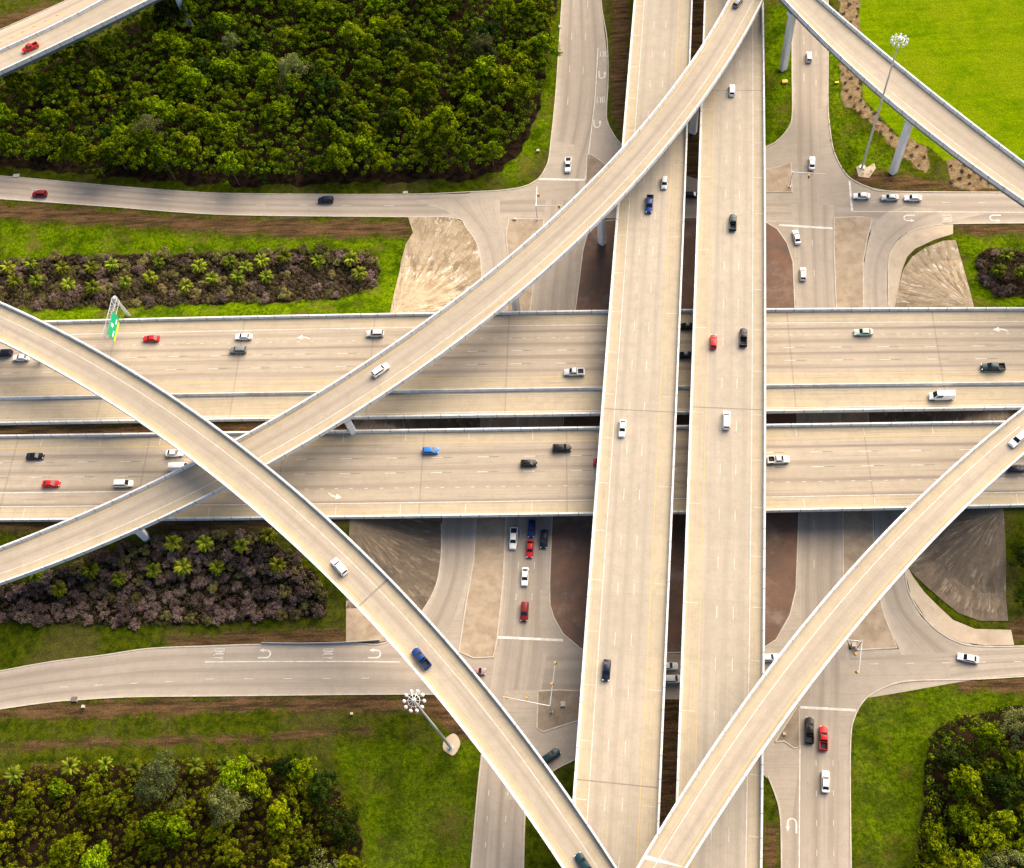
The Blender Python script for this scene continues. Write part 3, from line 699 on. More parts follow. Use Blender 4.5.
# girders only where the freeway bridges the streets
for st in (wb, eb):
    u0, u1 = st.u_of(np.array([P(430, 415, ZE)[0], P(430, 415, ZE)[1]])), st.u_of(P(940, 415, ZE)[:2])
    for f in (.08, .3, .52, .74):
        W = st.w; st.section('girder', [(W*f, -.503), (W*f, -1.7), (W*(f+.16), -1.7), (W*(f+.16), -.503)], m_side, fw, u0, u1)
vb = 77*k
wb.section('parapet', [(vb-.35, -.004), (vb-.12, .35), (vb-.1, 1.0), (vb+.1, 1.0), (vb+.12, .35), (vb+.35, -.004)], m_par, fw)
m = MB(); W_ = wb.s[-1]
wb.line(m, 13.2*k, 0, W_, .17); wb.dash(m, 25.7*k, 1., 4.0, 0, .13); wb.line(m, 64.6*k, 0, W_, .16, mi=1)
for v in (38.4, 51.4):
    wb.dash(m, v*k, 3., 12.2, 0, .13); wb.dash(m, v*k, 2.6, 12.2, 3., .12, mi=2)
wb.line(m, 80.5*k, 0, W_, .15); wb.line(m, 97.5*k, 0, W_, .15)
def flat_arrow(m, st, px, z, dirpx):
    O = P(px[0], px[1], z); f = P(px[0]+dirpx[0], px[1]+dirpx[1], z)-O; f /= np.linalg.norm(f); r = np.array([f[1], -f[0], 0]); up = np.array([0, 0, .02])
    pl = [(-1.0, -1.9), (-.7, -2.1), (0, -1.0), (.15, .2), (.7, .2), (-.1, 1.9), (-1.0, .2), (-.35, .2), (-.4, -.8)]
    m.add([O+r*a+f*b+up for a, b in pl], [tuple(range(len(pl)))])
flat_arrow(m, wb, (303, 337), ZE, (-1, .05)); flat_arrow(m, wb, (1000, 329), ZE, (-1, .05))
m.build('lane_marking', [m_white, m_yel, m_blk], fw)
m = MB(); W_ = eb.s[-1]; kE = eb.w/84.
eb.line(m, 12.6*kE, 0, W_, .16, mi=1); eb.line(m, 70*kE, 0, W_, .17)
for v in (27, 41.6):
    eb.dash(m, v*kE, 3., 12.2, 0, .13); eb.dash(m, v*kE, 2.6, 12.2, 3., .12, mi=2)
eb.dash(m, 56*kE, 1., 4., 0, .13, u0=eb.u_of(P(160, 480, ZE)[:2])); eb.line(m, 56.5*kE, 0, eb.u_of(P(158, 480, ZE)[:2]), .22)
flat_arrow(m, eb, (335, 497), ZE, (1, .15)); flat_arrow(m, eb, (960, 489), ZE, (1, .05))
eb.ticks(m, 6, 17., [(.6, 11*kE), (72*kE, 82*kE)], .12)
m.build('lane_marking', [m_white, m_yel, m_blk], fw)
for pxx in ((520, 270), (513, 330), (690, 270), (700, 300), (848, 300)): pass
for x_, y_ in ((505, 340), (498, 385), (489, 450), (482, 500), (570, 335), (566, 380), (557, 450), (553, 500), (798, 335), (799, 380), (801, 450), (801, 500), (855, 335), (857, 380), (860, 450), (861, 500)):
    b = P(x_, y_); s_ = wb if y_ < 420 else eb; column(fw, np.array([b[0], b[1], 0]), ZE-1.705, 1.1, 1.1, 0.)

# ================================================================= north-south overpasses
Y3 = lambda a, b, ya, yb: [(a+(b-a)*(y-ya)/(yb-ya), y) for y in np.linspace(ya, yb, 7)]
nsl = empty('overpass'); tag(nsl, 'north-south concrete overpass with white lane dashes, the left of two parallel roadways', 'overpass', )
ns1 = Strip([(634, 0), (628.5, 72), (622, 145), (616.5, 217), (608.5, 312), (600, 434), (583.5, 651), (573, 798)], [(692.5, 0), (688.5, 109), (684.5, 217), (676, 434), (671, 543), (666, 651), (659.5, 826)], ZN, deg=2, ext=(90, 90), n=80)
k1 = ns1.w/68.
NSC = (.45, .39, .315); NSH = (.455, .38, .27); NSD = (.28, .245, .195)
nm = road_mat('overpass_concrete', NSC, NSH, NSD, [18.5*k1, 31.5*k1, 45*k1], ns1.w, (12*k1, 16*k1), .5, 4.6, 0, .10, 15.)
ns1.elevated(nsl, nm, th=.35, gird=1.7)
m = MB(); W_ = ns1.s[-1]
ns1.line(m, 12.2*k1, 0, W_, .15); ns1.line(m, 52.5*k1, 0, W_, .13, mi=1)
for v in (25.2, 38.7): ns1.dash(m, v*k1, 3., 12.2, 2., .11)
ns1.ticks(m, 5, 12.6, [(.7, 11*k1)], .11); ns1.ticks(m, 5, 25.2, [(55*k1, 66*k1)], .09)
m.build('lane_marking', [m_white, m_yel, m_blk], nsl)
nsr = empty('overpass'); tag(nsr, 'north-south concrete overpass with white lane dashes, the right of two parallel roadways', 'overpass')
ns2 = Strip([(704, 0), (700.5, 109), (697, 217), (688.5, 434), (685, 543), (681.8, 651), (675.7, 801)], [(763.2, 0), (764.5, 110), (765.2, 217), (765.8, 330), (765.7, 434), (765, 540), (763.7, 651), (762, 868)], ZN, deg=2, ext=(90, 90), n=80)
k2 = ns2.w/68.5
nm2 = road_mat('overpass_concrete', NSC, NSH, NSD, [21.5*k2, 35.5*k2, 49*k2], ns2.w, (14*k2, 12*k2), .5, 4.6, 0, .10, 15.)
ns2.elevated(nsr, nm2, th=.35, gird=1.7)
m = MB(); W_ = ns2.s[-1]
ns2.line(m, 14.8*k2, 0, W_, .13, mi=1); ns2.line(m, 56.2*k2, 0, W_, .15)
for v in (28.7, 42.5): ns2.dash(m, v*k2, 3., 12.2, 6., .11)
ns2.ticks(m, 9, 12.6, [(58*k2, 66.8*k2)], .11); ns2.ticks(m, 9, 25.2, [(2*k2, 13*k2)], .09)
m.build('lane_marking', [m_white, m_yel, m_blk], nsr)
# piers: two per roadway and bent
b1, b2 = P(609, 298)[:2], P(593, 551)[:2]
for st, par_, v1 in ((ns1, nsl, None), (ns2, nsr, None)):
    for t in (-2.05, -1.05, 0, .5, 1, 1.85, 2.6):
        q = b1+(b2-b1)*t; u = st.u_of(q)
        for f in (.07, .82) if st is ns1 else (.18, .93):
            if st is ns2 and f > .9 : f = .84
            c = st.at(u, st.w*f); z0 = 0.
            onroad = False
            px_, py_ = proj((c[0], c[1], 0))
            if (185 < py_ < 222 or 645 < py_ < 702): continue
            column(par_, np.array([c[0], c[1], 0]), ZN-.36 if f in (.07, .93) else ZN-2.055, 1.3, 1.8, 0., ring=(f == .07 and t in (0, 1)))
# expansion joints
def joint(st, par_, u, up=.014, wd=.35, v0=.5, v1=None, mat=None):
    m = MB(); v1 = v1 or st.w-.5
    m.add([st.at(u, v0, up), st.at(u, v1, up), st.at(u+wd, v1, up), st.at(u+wd, v0, up)], [(0, 1, 2, 3)])
    m.build('expansion_joint', mat or m_jt, par_)
m_jt = conc('joint_rubber', (.22, .19, .17), (.28, .24, .2), .8, 5.)
for px_, py_ in ((640, 410), (640, 785)): joint(ns1, nsl, ns1.u_of(P(px_, py_, ZN)[:2]), wd=.25)
for px_, py_ in ((730, 90), (730, 408)): joint(ns2, nsr, ns2.u_of(P(px_, py_, ZN)[:2]), wd=.25)

# ================================================================= flyover ramps
RC = (.43, .37, .295)
def ramp(name, label, Lp, Rp, ztab, key, lanes_v, ylw, wht, deg=3, ext=(60, 60), specs=(), spacing=38, skip=(), capf=.55, axis_=0, drk=.5, posts=None):
    root = empty(name); tag(root, label, 'ramp')
    st = Strip(Lp, Rp, lambda p: lin(p[axis_], ztab), deg=deg, ext=ext, n=90)
    mt = road_mat('ramp_concrete', RC, SHO, (.25, .20, .165), [lanes_v*st.w], st.w, ((min(ylw, wht))*st.w, (1-max(ylw, wht))*st.w), drk, 4.6, 0, .1, 19.)
    st.elevated(root, mt, th=.35, gird=1.9, inset=.8, par=1.05)
    m = MB(); st.line(m, ylw*st.w, 0, st.s[-1], .13, mi=1); st.line(m, wht*st.w, 0, st.s[-1], .15)
    m.build('lane_marking', [m_white, m_yel, m_blk], root)
    piers(st, root, specs, 2.25, capf=capf)
    return st, root
A_u = [(0, 549), (64, 521.5), (100, 508), (150, 485), (195, 464), (256, 431), (306, 401), (356, 367), (396, 342), (436, 314.5), (481, 282), (512, 258), (559.5, 217), (587, 185), (622, 150), (662, 100), (692, 59), (712, 32), (728, 5)]
A_l = [(0, 585), (64, 561.5), (130, 534), (175, 514), (227.5, 487), (267, 466), (327, 434), (361, 412), (406, 379.5), (456, 343), (512, 302), (562, 258), (604.5, 217), (617, 202.5), (652, 164), (687, 122.5), (712, 91), (737, 47.5), (762, 4)]
B_u = [(0, 303), (50, 324.5), (100, 352), (150, 382), (200, 417), (224, 434), (256, 459), (293.5, 485), (328.5, 518), (361, 548), (406, 594), (431, 623), (456, 651), (481, 682), (512, 720.5), (544.5, 758.5), (577, 807), (617, 868)]
B_l = [(0, 342), (37.5, 361), (75, 382), (112.5, 406), (155, 434), (197.5, 464), (225, 485), (256, 510), (288.5, 541.5), (323.5, 578), (356, 606.5), (396, 651), (431, 687), (463.5, 731), (512, 795), (537, 831), (562, 868)]
C_u = [(1024, 408), (991, 433), (953, 466.5), (908, 509), (868, 550), (843, 578), (815.5, 606.5), (783, 651), (764.5, 675), (737, 710), (702, 763.5), (672, 807), (637, 868)]
C_l = [(1024, 454), (993, 483), (968, 506.5), (918, 556.5), (905.5, 571.5), (875.5, 604), (836, 651), (800.5, 702), (768, 743), (737, 791), (712, 827), (687, 868)]
D_u = [(820.5, 0), (850.5, 27.5), (888, 60), (930.5, 92.5), (968, 120), (1024, 166)]
D_l = [(782, 0), (805.5, 25), (843, 61), (880.5, 96), (918, 126), (955.5, 155), (1024, 204)]
E_u = [(-60, 76), (0, 51), (50, 30), (107, -1), (160, -32)]; E_l = [(-60, 101), (0, 75), (50, 50), (100, 26), (155, 0), (205, -26)]
rA, oA = ramp('flyover_ramp', 'long diagonal flyover ramp from lower left to upper right, passing under another ramp', A_u, A_l,
              [(0, 14.5), (225, 16), (450, 20.5), (600, 22), (800, 23)], 'x', .42, .13, .70, specs=[(146, 537), (353, 432), (517, 311), (602, 243), (693, 132)], drk=.7, ext=(70, 90))
rB, oB = ramp('flyover_ramp', 'curved flyover ramp running from left edge down to bottom centre on top of another ramp', B_u, B_l,
              [(0, 22.5), (230, 24), (620, 23)], 'x', .55, .80, .36, specs=[], drk=.65, ext=(70, 24))
rC, oC = ramp('flyover_ramp', 'flyover ramp from right edge down to bottom centre crossing over the overpasses', C_u, C_l,
              [(637, 29.5), (800, 27), (1024, 23)], 'x', .62, .86, .34, specs=[], drk=.5, ext=(60, 90))
rD, oD = ramp('flyover_ramp', 'flyover ramp across the top right corner behind the tall light mast', D_u, D_l,
              [(780, 25.5), (1024, 25)], 'x', .45, .12, .72, deg=2, specs=[(783, 69), (893, 172)], drk=.35)
rE, oE_ = ramp('flyover_ramp', 'flyover ramp cutting across the top left corner above the woods', E_u, E_l,
               [(-60, 18), (300, 18)], 'x', .5, .12, .82, deg=2, specs=[(189.5, 24)], drk=.4)
def auto(st, root, lo, hi, step, und=2.25):
    u = st.u_of(P(lo[0], lo[1], lo[2])[:2]); e = st.u_of(P(hi[0], hi[1], hi[2])[:2]); u, e = min(u, e), max(u, e)
    while u < e:
        c = st.at(u, st.w/2); q = proj((c[0], c[1], 0)); t = st.tang(u); ang = math.atan2(t[1], t[0])+math.pi/2
        column(root, np.array([c[0], c[1], h1(c[0], c[1])]), c[2]-und-.005, 2.0, 1.7, ang, cap=((c[0], c[1]), st.w*.5, ang)); u += step
auto(rB, oB, (330, 545, 24), (500, 745, 24), 36); auto(rB, oB, (20, 330, 22), (90, 370, 22), 60)
auto(rC, oC, (935, 505, 24), (960, 480, 24), 50)
joint(rB, oB, rB.u_of(P(375, 590, 23.6)[:2]), wd=.5, mat=m_jt); joint(rC, oC, rC.u_of(P(667, 862, 29)[:2]), wd=.5, mat=m_par)
# ground road beside the top left ramp
tl, oTL = groad('frontage_road', [(-60, 56), (0, 30), (80, -6), (160, -48)], [(-60, 82), (0, 55), (110, 5), (200, -46)], .03, 2, ext=(60, 60), base=(.52, .44, .36), deg=2)
kerb([(-60, 56), (0, 30), (80, -6), (160, -48)])
m = MB()
glp(m, [(-40, 60), (0, 43), (60, 14), (100, -6)], .25, mi=1); glp(m, [(-40, 52), (0, 35.5), (40, 16)], .2, mi=1)
for i in range(6): gl(m, (-6+i*12, 44-i*5.6), (6+i*12, 44-i*5.6+(-2)), .3, mi=1)
m.build('lane_marking', [m_white, m_yel], oTL)

# ================================================================= masts, sign, signals
def mast(base, ht, label, n_lamps, pad):
    b = P(*base); r = empty('light_mast', b); tag(r, label, 'light mast')
    m = MB(); m.tube((0, 0, .2), (0, 0, ht), .42, .17, 12); m.build('pole', m_steel, r)
    m = MB(); m.tube((0, 0, 0), (0, 0, .22), .75, .75, 12); m.build('base_plate', m_steel, r)
    m = MB()
    ri = 1.0; N_ = 24; rr = 1.2
    for rad, z in ((.45, ht-.1), (rr, ht-.35)):
        for i in range(N_):
            a, c = 2*math.pi*i/N_, 2*math.pi*(i+1)/N_; m.tube((rad*math.cos(a), rad*math.sin(a), z), (rad*math.cos(c), rad*math.sin(c), z), .06, n=5)
    for i in range(n_lamps):
        a = 2*math.pi*i/n_lamps; m.tube((.15*math.cos(a), .15*math.sin(a), ht-.1), (1.8*math.cos(a), 1.8*math.sin(a), ht-.4), .05, n=5)
    m.tube((0, 0, ht-.1), (0, 0, ht+.45), .3, .2, 10)
    m.build('lamp_ring', m_steel, r)
    for i in range(n_lamps):
        a = 2*math.pi*i/n_lamps; c = (2.0*math.cos(a), 2.0*math.sin(a))
        k = MB(); k.tube((c[0], c[1], ht-.95), (c[0], c[1], ht-.35), .36, .3, 12); k.tube((c[0], c[1], ht-.35), (c[0], c[1], ht-.1), .3, .1, 12); k.build('floodlight', m_lamp, r)
    return r
mast((862, 167.5), 50.0, 'very tall steel light mast with floodlights, rising across the ramp at top right', 10, 0)
mast((451, 747.5), 51., 'very tall steel light mast with round white floodlights, on grass at bottom left', 10, 1)
def pad(px, pts, mat, label):
    c = P(*px); m = MB(); m.prism(pts, 0, .12); o = m.build('concrete_pad', mat, fix=True); o.location = (c[0], c[1], 0); tag(o, label, 'concrete pad'); return o
pad((866, 170), [(-2.6, -2.3), (.4, -3.1), (2.9, .4), (2.7, 2.3), (.6, 1.0), (-1.0, 2.4), (-2.7, 1.2)], m_apron, 'tan concrete pad under the foot of the top right light mast')
pad((451.5, 744.5), [(1.9*math.cos(t)*(1+.13*math.sin(2*t+1)), 2.5*math.sin(t)*(1-.1*math.cos(3*t))) for t in np.linspace(0, 2*math.pi, 20)[:-1]], m_apron, 'round pale concrete pad under the foot of the bottom left light mast')
# overhead sign
bp = G(128.5, 315.5); sr = empty('overhead_sign', (bp[0], bp[1], bp[2])); tag(sr, 'green and yellow overhead freeway sign on a cantilever truss above the left lanes', 'road sign')
SH = 9.6; m = MB(); m.tube((0, 0, 0), (0, 0, SH), .55, .42, 12); m.tube((0, 0, SH), (0, 0, SH+.1), .55, .55, 12); m.build('post', m_steel, sr)
tipw = P(107, 338, ZE+7.2); tv = Vector((tipw[0]-bp[0], tipw[1]-bp[1])); TL = tv.length; tdir = math.atan2(tv.y, tv.x)
tr = MB(); cs, sn = math.cos(tdir), math.sin(tdir)
def tp(a, b, z): return (a*cs-b*sn, a*sn+b*cs, z)
for b_ in (-.7, .7):
    for z_ in (SH-1.7, SH): tr.tube(tp(0, b_, z_), tp(TL, b_, z_), .09, n=6)
nn = 9
for i in range(nn+1):
    a = TL*i/nn
    tr.tube(tp(a, -.7, SH), tp(a, .7, SH), .06, n=5); tr.tube(tp(a, -.7, SH-1.7), tp(a, .7, SH-1.7), .06, n=5)
    for b_ in (-.7, .7): tr.tube(tp(a, b_, SH-1.7), tp(a, b_, SH), .06, n=5)
    if i < nn:
        c = TL*(i+1)/nn; tr.tube(tp(a, -.7 if i % 2 else .7, SH), tp(c, .7 if i % 2 else -.7, SH), .06, n=5)
        for b_ in (-.7, .7): tr.tube(tp(a, b_, SH-1.7 if i % 2 else SH), tp(c, b_, SH if i % 2 else SH-1.7), .06, n=5)
tr.build('truss', m_steel, sr)
def panel(a0, a1, z0, z1, b_, name, mat, par_, th=.12, lean=0.):
    k = MB(); vs = [tp(a0, b_-th/2, z0), tp(a1, b_-th/2, z0), tp(a1, b_-th/2, z1), tp(a0, b_-th/2, z1), tp(a0, b_+th/2, z0), tp(a1, b_+th/2, z0), tp(a1, b_+th/2, z1), tp(a0, b_+th/2, z1)]
    k.add(vs, [(0, 1, 2, 3), (7, 6, 5, 4), (0, 4, 5, 1), (1, 5, 6, 2), (2, 6, 7, 3), (3, 7, 4, 0)]); return k.build(name, mat, par_, fix=True)
pg = panel(TL*.42, TL*.99, SH-3.0, SH+.9, 1.15, 'sign_panel', m_green, sr)
py = panel(TL*.50, TL*.99, SH-3.75, SH-3.02, 1.15, 'exit_panel', m_signy, sr)
panel(TL*.68, TL*.76, SH-.9, SH+.3, 1.23, 'route_shield', m_signw, pg, .05)
for i, (a, b_) in enumerate(((.50, .62), (.80, .94))): panel(TL*a, TL*b_, SH-2.2, SH-1.7, 1.23, 'legend', m_signw, pg, .05)
# traffic signals
def signal(base, tips, heads, label, ht=6.6):
    b = P(*base); r = empty('traffic_signal', b); tag(r, label, 'traffic signal')
    m = MB(); m.tube((0, 0, .15), (0, 0, ht+.4), .17, .12, 10); m.tube((0, 0, .13), (0, 0, .45), .35, .3, 10); m.build('pole', m_steel, r)
    for t in tips:
        q = P(t[0], t[1], ht)-b; m = MB(); m.tube((0, 0, ht), (q[0], q[1], ht+.25), .14, .08, 8); a = m.build('mast_arm', m_steel, r)
    for hx, hy in heads:
        q = P(hx, hy, ht)-b; d = math.atan2(q[1], q[0])
        k = MB(); k.box((q[0], q[1], ht-.1), (.5, .45, 1.25), d); hd = k.build('signal_head', m_sigy, r)
        k = MB()
        for z in (-.45, -.05, .35): k.tube((q[0]+.26*math.sin(d), q[1]-.26*math.cos(d), ht-.1+z), (q[0]+.45*math.sin(d), q[1]-.45*math.cos(d), ht-.1+z), .16, n=8)
        k.build('visor', m_blk, hd)
    return r
signal((551.5, 712), [(503, 697), (555.5, 661)], [(506.5, 697.5), (527, 697.8), (555, 663), (551.5, 684)], 'traffic signal with two long arms at the lower left junction, beside the left overpass')
signal((856.5, 649), [(858.5, 674), (846, 640)], [(855.5, 654), (857.5, 672)], 'traffic signal at the lower right junction beside the right-hand ramp')
signal((789.5, 187), [(826, 174.5)], [(809, 176)], 'traffic signal on the tan island at the upper right junction')
signal((537.5, 220), [(537, 187), (563, 206)], [(538, 195), (559, 206)], 'traffic signal at the upper left junction next to the rising ramp')
# small street hardware
def box_thing(name, px, dims, mat, label, cat, rz=0., lid=None, grp=None):
    b = G(*px); r = empty(name, (b[0], b[1], b[2]+(.15 if name != 'storm_inlet' else .0)), rz); tag(r, label, cat, grp)
    m = MB(); m.box((0, 0, dims[2]/2-.02), dims); m.build('housing', mat, r)
    m = MB(); m.box((0, 0, dims[2]+.03), (dims[0]*1.08, dims[1]*1.08, .1), taper=.9); m.build('lid', lid or mat, r); return r
box_thing('storm_inlet', (16.5, 176), (2.0, 1.2, .3), m_kerb, 'small white storm inlet at the road edge near the left frame edge', 'storm inlet')
box_thing('storm_inlet', (405.5, 193), (1.50, 0.90, .3), m_kerb, 'small white storm inlet at the road edge below the woods', 'storm inlet')
box_thing('storm_inlet', (75, 699.5), (1.50, 1.20, .5), m_kerb, 'small inlet box on the lower left road edge', 'storm inlet', lid=m_blk)
box_thing('storm_inlet', (560, 27), (0.90, 1.20, .3), m_kerb, 'small white storm inlet beside the road at top centre', 'storm inlet')
box_thing('junction_box', (538, 151.5), (0.83, 0.75, .5), m_kerb, 'small white box on the green verge next to the woods corner', 'utility box')
box_thing('junction_box', (84, 707), (0.68, 0.68, .6), m_kerb, 'little white box on brown verge under the lower left road', 'utility box')
box_thing('junction_box', (352, 714), (0.60, 0.60, .5), m_kerb, 'little white box on the grass below the lower left road', 'utility box')
box_thing('junction_box', (515, 219.5), (0.83, 0.83, .4), m_kerb, 'pale utility box on the island at the upper left junction', 'utility box')
box_thing('junction_box', (563, 704.5), (1.12, 1.12, .4), m_kerb, 'pale utility box on the island at the lower left junction', 'utility box')
box_thing('junction_box', (853, 646), (0.98, 0.98, 1.2), m_kerb, 'grey signal cabinet on the island at the lower right junction', 'utility box')
box_thing('junction_box', (784, 734), (0.68, 0.68, .3), m_kerb, 'pale utility cover on the island left of the waiting pickups', 'utility box')
box_thing('valve_box', (784.5, 82.5), (1.6, 1.2, .5), m_par, 'white valve box with yellow lid on grass below ramp column', 'utility box', lid=m_sigy)
box_thing('valve_box', (836.5, 83.5), (1.1, .6, .4), m_sigy, 'yellow valve box on weeds under the top right ramp', 'utility box')
b = G(838.5, 118); r = empty('marker_flag', b); tag(r, 'tiny red marker flag standing in the weeds near the tall mast', 'flag')
m = MB(); m.tube((0, 0, 0), (0, 0, 1.3), .04, n=6); m.build('stake', m_steel, r)
m = MB(); m.box((.35, 0, 1.1), (.7, .05, .45)); m.build('flag', plain('red_cloth', (.75, .05, .02), .8), r)
for px_, lab in (((400, 0), None),): pass
# low guard rail beside the lower left apron
kr = kerb([(262, 643.3), (300, 643.8), (346, 642.8), (380, 640.5)], .12, .8, name='guardrail', mat=m_steel); del kr['kind']; tag(kr, 'low steel guardrail along the road edge by the tan apron, lower left', 'guardrail')

# ================================================================= vehicles
m_glass = plain('car_glass', (.008, .011, .016), .2, 0., .1)
m_tyre = plain('tyre_rubber', (.02, .02, .02), .85)
m_rim = plain('wheel_rim', (.55, .56, .58), .3, .8)
m_hl = plain('headlight_glass', (.8, .82, .82), .15, 0., .5)
m_tl = plain('taillight_red', (.42, .01, .01), .25)
m_bed = plain('bed_liner', (.03, .03, .032), .9)
COL = {'white': (.80, .80, .78), 'silver': (.48, .50, .52), 'grey': (.17, .175, .18), 'black': (.005, .005, .007), 'red': (.48, .012, .016), 'darkred': (.16, .008, .012),
       'blue': (.010, .035, .16), 'brightblue': (.02, .16, .55), 'navy': (.006, .010, .032), 'teal': (.006, .03, .04), 'green': (.42, .50, .42), 'mauve': (.28, .17, .18)}
def paint(c):
    nm_ = 'paint_'+c
    if nm_ in _mc: return _mc[nm_]
    n = N(nm_); n.b.inputs['Metallic'].default_value = .0; n.b.inputs['Specular IOR Level'].default_value = .25; n.b.inputs['Coat Weight'].default_value = .08; n.b.inputs['Coat Roughness'].default_value = .06
    nz = n.noise(n.n('ShaderNodeTexCoord').outputs['Object'], 1.2, 4); n.out(n.mix(nz, COL[c], tuple(min(1, q*1.12+.004) for q in COL[c])), .35); _mc[nm_] = n.m; return n.m
TYPES = {  # L, W, belt z, hood z, cabin base x0,x1, roof x0,x1, top, tail z
 'sedan': (4.85, 1.84, .98, .90, -1.95, 1.10, -1.15, .35, 1.46, .98),
 'hatch': (4.3, 1.80, .98, .92, -2.05, 1.15, -1.65, .45, 1.52, .98),
 'suv': (4.9, 1.95, 1.12, 1.05, -2.38, 1.15, -2.15, .45, 1.78, 1.12),
 'minivan': (5.1, 1.98, 1.10, 1.0, -2.48, 1.55, -2.3, .75, 1.80, 1.10),
 'van': (6.2, 2.05, 1.25, 1.15, -3.05, 2.2, -2.98, 1.45, 2.45, 1.25),
 'pickup': (5.4, 1.95, 1.18, 1.10, -.85, 1.25, -.62, .5, 1.85, 1.18),
 'longpickup': (5.9, 2.0, 1.20, 1.12, -1.2, 1.5, -.95, .75, 1.92, 1.20)}
_vm = {}
def car_parts(kind, colr):
    key = (kind, colr)
    if key in _vm: return _vm[key]
    Ln, Wd, belt, hood, cb0, cb1, rf0, rf1, top, tail = TYPES[kind]; hl = Ln/2; hw = Wd/2; out = []
    pk = 'pickup' in kind; bx = cb0-.08
    # body shell: stations from tail to nose
    if pk: stn = [(bx+.0, hw*.98, belt), (cb0+.1, hw, belt)]
    else: stn = [(-hl, hw*.80, tail*.82), (-hl+.08, hw*.90, tail*.95), (-hl+.35, hw*.97, tail), (cb0+.3, hw, belt)]
    stn += [(0, hw, belt), (cb1-.15, hw, belt), (cb1+.05, hw*.985, hood+.02), (hl-.55, hw*.95, hood*.95), (hl-.15, hw*.86, hood*.86), (hl, hw*.70, hood*.68)]
    m = MB(); vs = []
    for x, w_, z in stn:
        vs += [(x, -w_*.93, .24), (x, -w_, .45), (x, -w_, z*.72), (x, -w_*.93, z-.06), (x, -w_*.80, z), (x, 0, z+.025), (x, w_*.80, z), (x, w_*.93, z-.06), (x, w_, z*.72), (x, w_, .45), (x, w_*.93, .24)]
    k = 11; n = len(stn)
    fs = [(i*k+j, (i+1)*k+j, (i+1)*k+j+1, i*k+j+1) for i in range(n-1) for j in range(k-1)]+[tuple(range(k)), tuple(range((n-1)*k+k-1, (n-1)*k-1, -1))]
    fs += [(i*k, i*k+k-1, (i+1)*k+k-1, (i+1)*k) for i in range(n-1)]
    m.add(vs, fs, smooth=False)
    # cabin frustum (pillars and roof)
    w0, w1 = hw*.92, hw*.74; zb = belt-.03
    q = [(cb0, -w0, zb), (cb1, -w0*.96, zb), (cb1, w0*.96, zb), (cb0, w0, zb), (rf0, -w1, top-.05), (rf1, -w1*.97, top-.05), (rf1, w1*.97, top-.05), (rf0, w1, top-.05),
         (rf0+.12, -w1*.86, top), (rf1-.15, -w1*.84, top), (rf1-.15, w1*.84, top), (rf0+.12, w1*.86, top)]
    m.add(q, [(0, 1, 5, 4), (1, 2, 6, 5), (2, 3, 7, 6), (3, 0, 4, 7), (4, 5, 9, 8), (5, 6, 10, 9), (6, 7, 11, 10), (7, 4, 8, 11), (8, 9, 10, 11)])
    me_b = m.mesh('body', [paint(colr)]); bm = bmesh.new(); bm.from_mesh(me_b); bmesh.ops.recalc_face_normals(bm, faces=bm.faces)
    for e in bm.edges: e.smooth = e.calc_face_angle(0) < .6 if len(e.link_faces) == 2 else True
    for f in bm.faces: f.smooth = True
    bm.to_mesh(me_b); bm.free(); out.append(('body', me_b))
    q = [np.array(v) for v in q]
    def glass(a, b, c, d, name, l0=.06, l1=.94, b0=.12, b1=.9, push=.02):
        A, B, Cc, D = q[a], q[b], q[c], q[d]; nrm = np.cross(B-A, D-A); nrm /= np.linalg.norm(nrm)
        cen = (A+B+Cc+D)/4
        if np.dot(nrm, cen-np.array([(cb0+cb1)/2, 0, (zb+top)/2])) < 0: nrm = -nrm
        f = lambda s_, t_: (A*(1-s_)+B*s_)*(1-t_)+(D*(1-s_)+Cc*s_)*t_
        pts = [f(l0, b0), f(l1, b0), f(l1, b1), f(l0, b1)]; g = MB()
        v = [p+nrm*push for p in pts]+[p-nrm*.01 for p in pts]
        g.add(v, [(0, 1, 2, 3), (0, 4, 5, 1), (1, 5, 6, 2), (2, 6, 7, 3), (3, 7, 4, 0)]); me_ = g.mesh(name, [m_glass])
        b_ = bmesh.new(); b_.from_mesh(me_); bmesh.ops.recalc_face_normals(b_, faces=b_.faces); b_.to_mesh(me_); b_.free(); out.append((name, me_))
    glass(1, 2, 6, 5, 'windshield', .05, .95, .05, .97); glass(3, 0, 4, 7, 'rear_window', .08, .92, .15, .9)
    e_ = .93 if kind != 'van' else .93; s_ = .06 if kind != 'van' else .62
    glass(0, 1, 5, 4, 'side_window', s_, e_, .15, .86); glass(3, 2, 6, 7, 'side_window', s_, e_, .15, .86)
    wr = .33 if not pk and kind not in ('suv', 'van') else .39
    for sx in (-1, 1):
        for sy in (-1, 1):
            x = sx*(hl-.92) if sx > 0 else -(hl-.95)
            g = MB(); g.tube((x, sy*(hw-.23), wr), (x, sy*(hw+.015), wr), wr, n=16); g.tube((x, sy*(hw+.005), wr), (x, sy*(hw+.03), wr), wr*.6, n=12, mi=1); out.append(('wheel', g.mesh('wheel', [m_tyre, m_rim])))
    for sy in (-1, 1):
        g = MB(); g.box((hl-.14, sy*hw*.66, hood*.74), (.26, .36, .16), -sy*.35); out.append(('headlight', g.mesh('headlight', [m_hl])))
        g = MB(); tx = -hl+.08; g.box((tx, sy*hw*.80, (tail if not pk else belt*.95)*.80), (.14, .26, .24)); out.append(('taillight', g.mesh('taillight', [m_tl])))
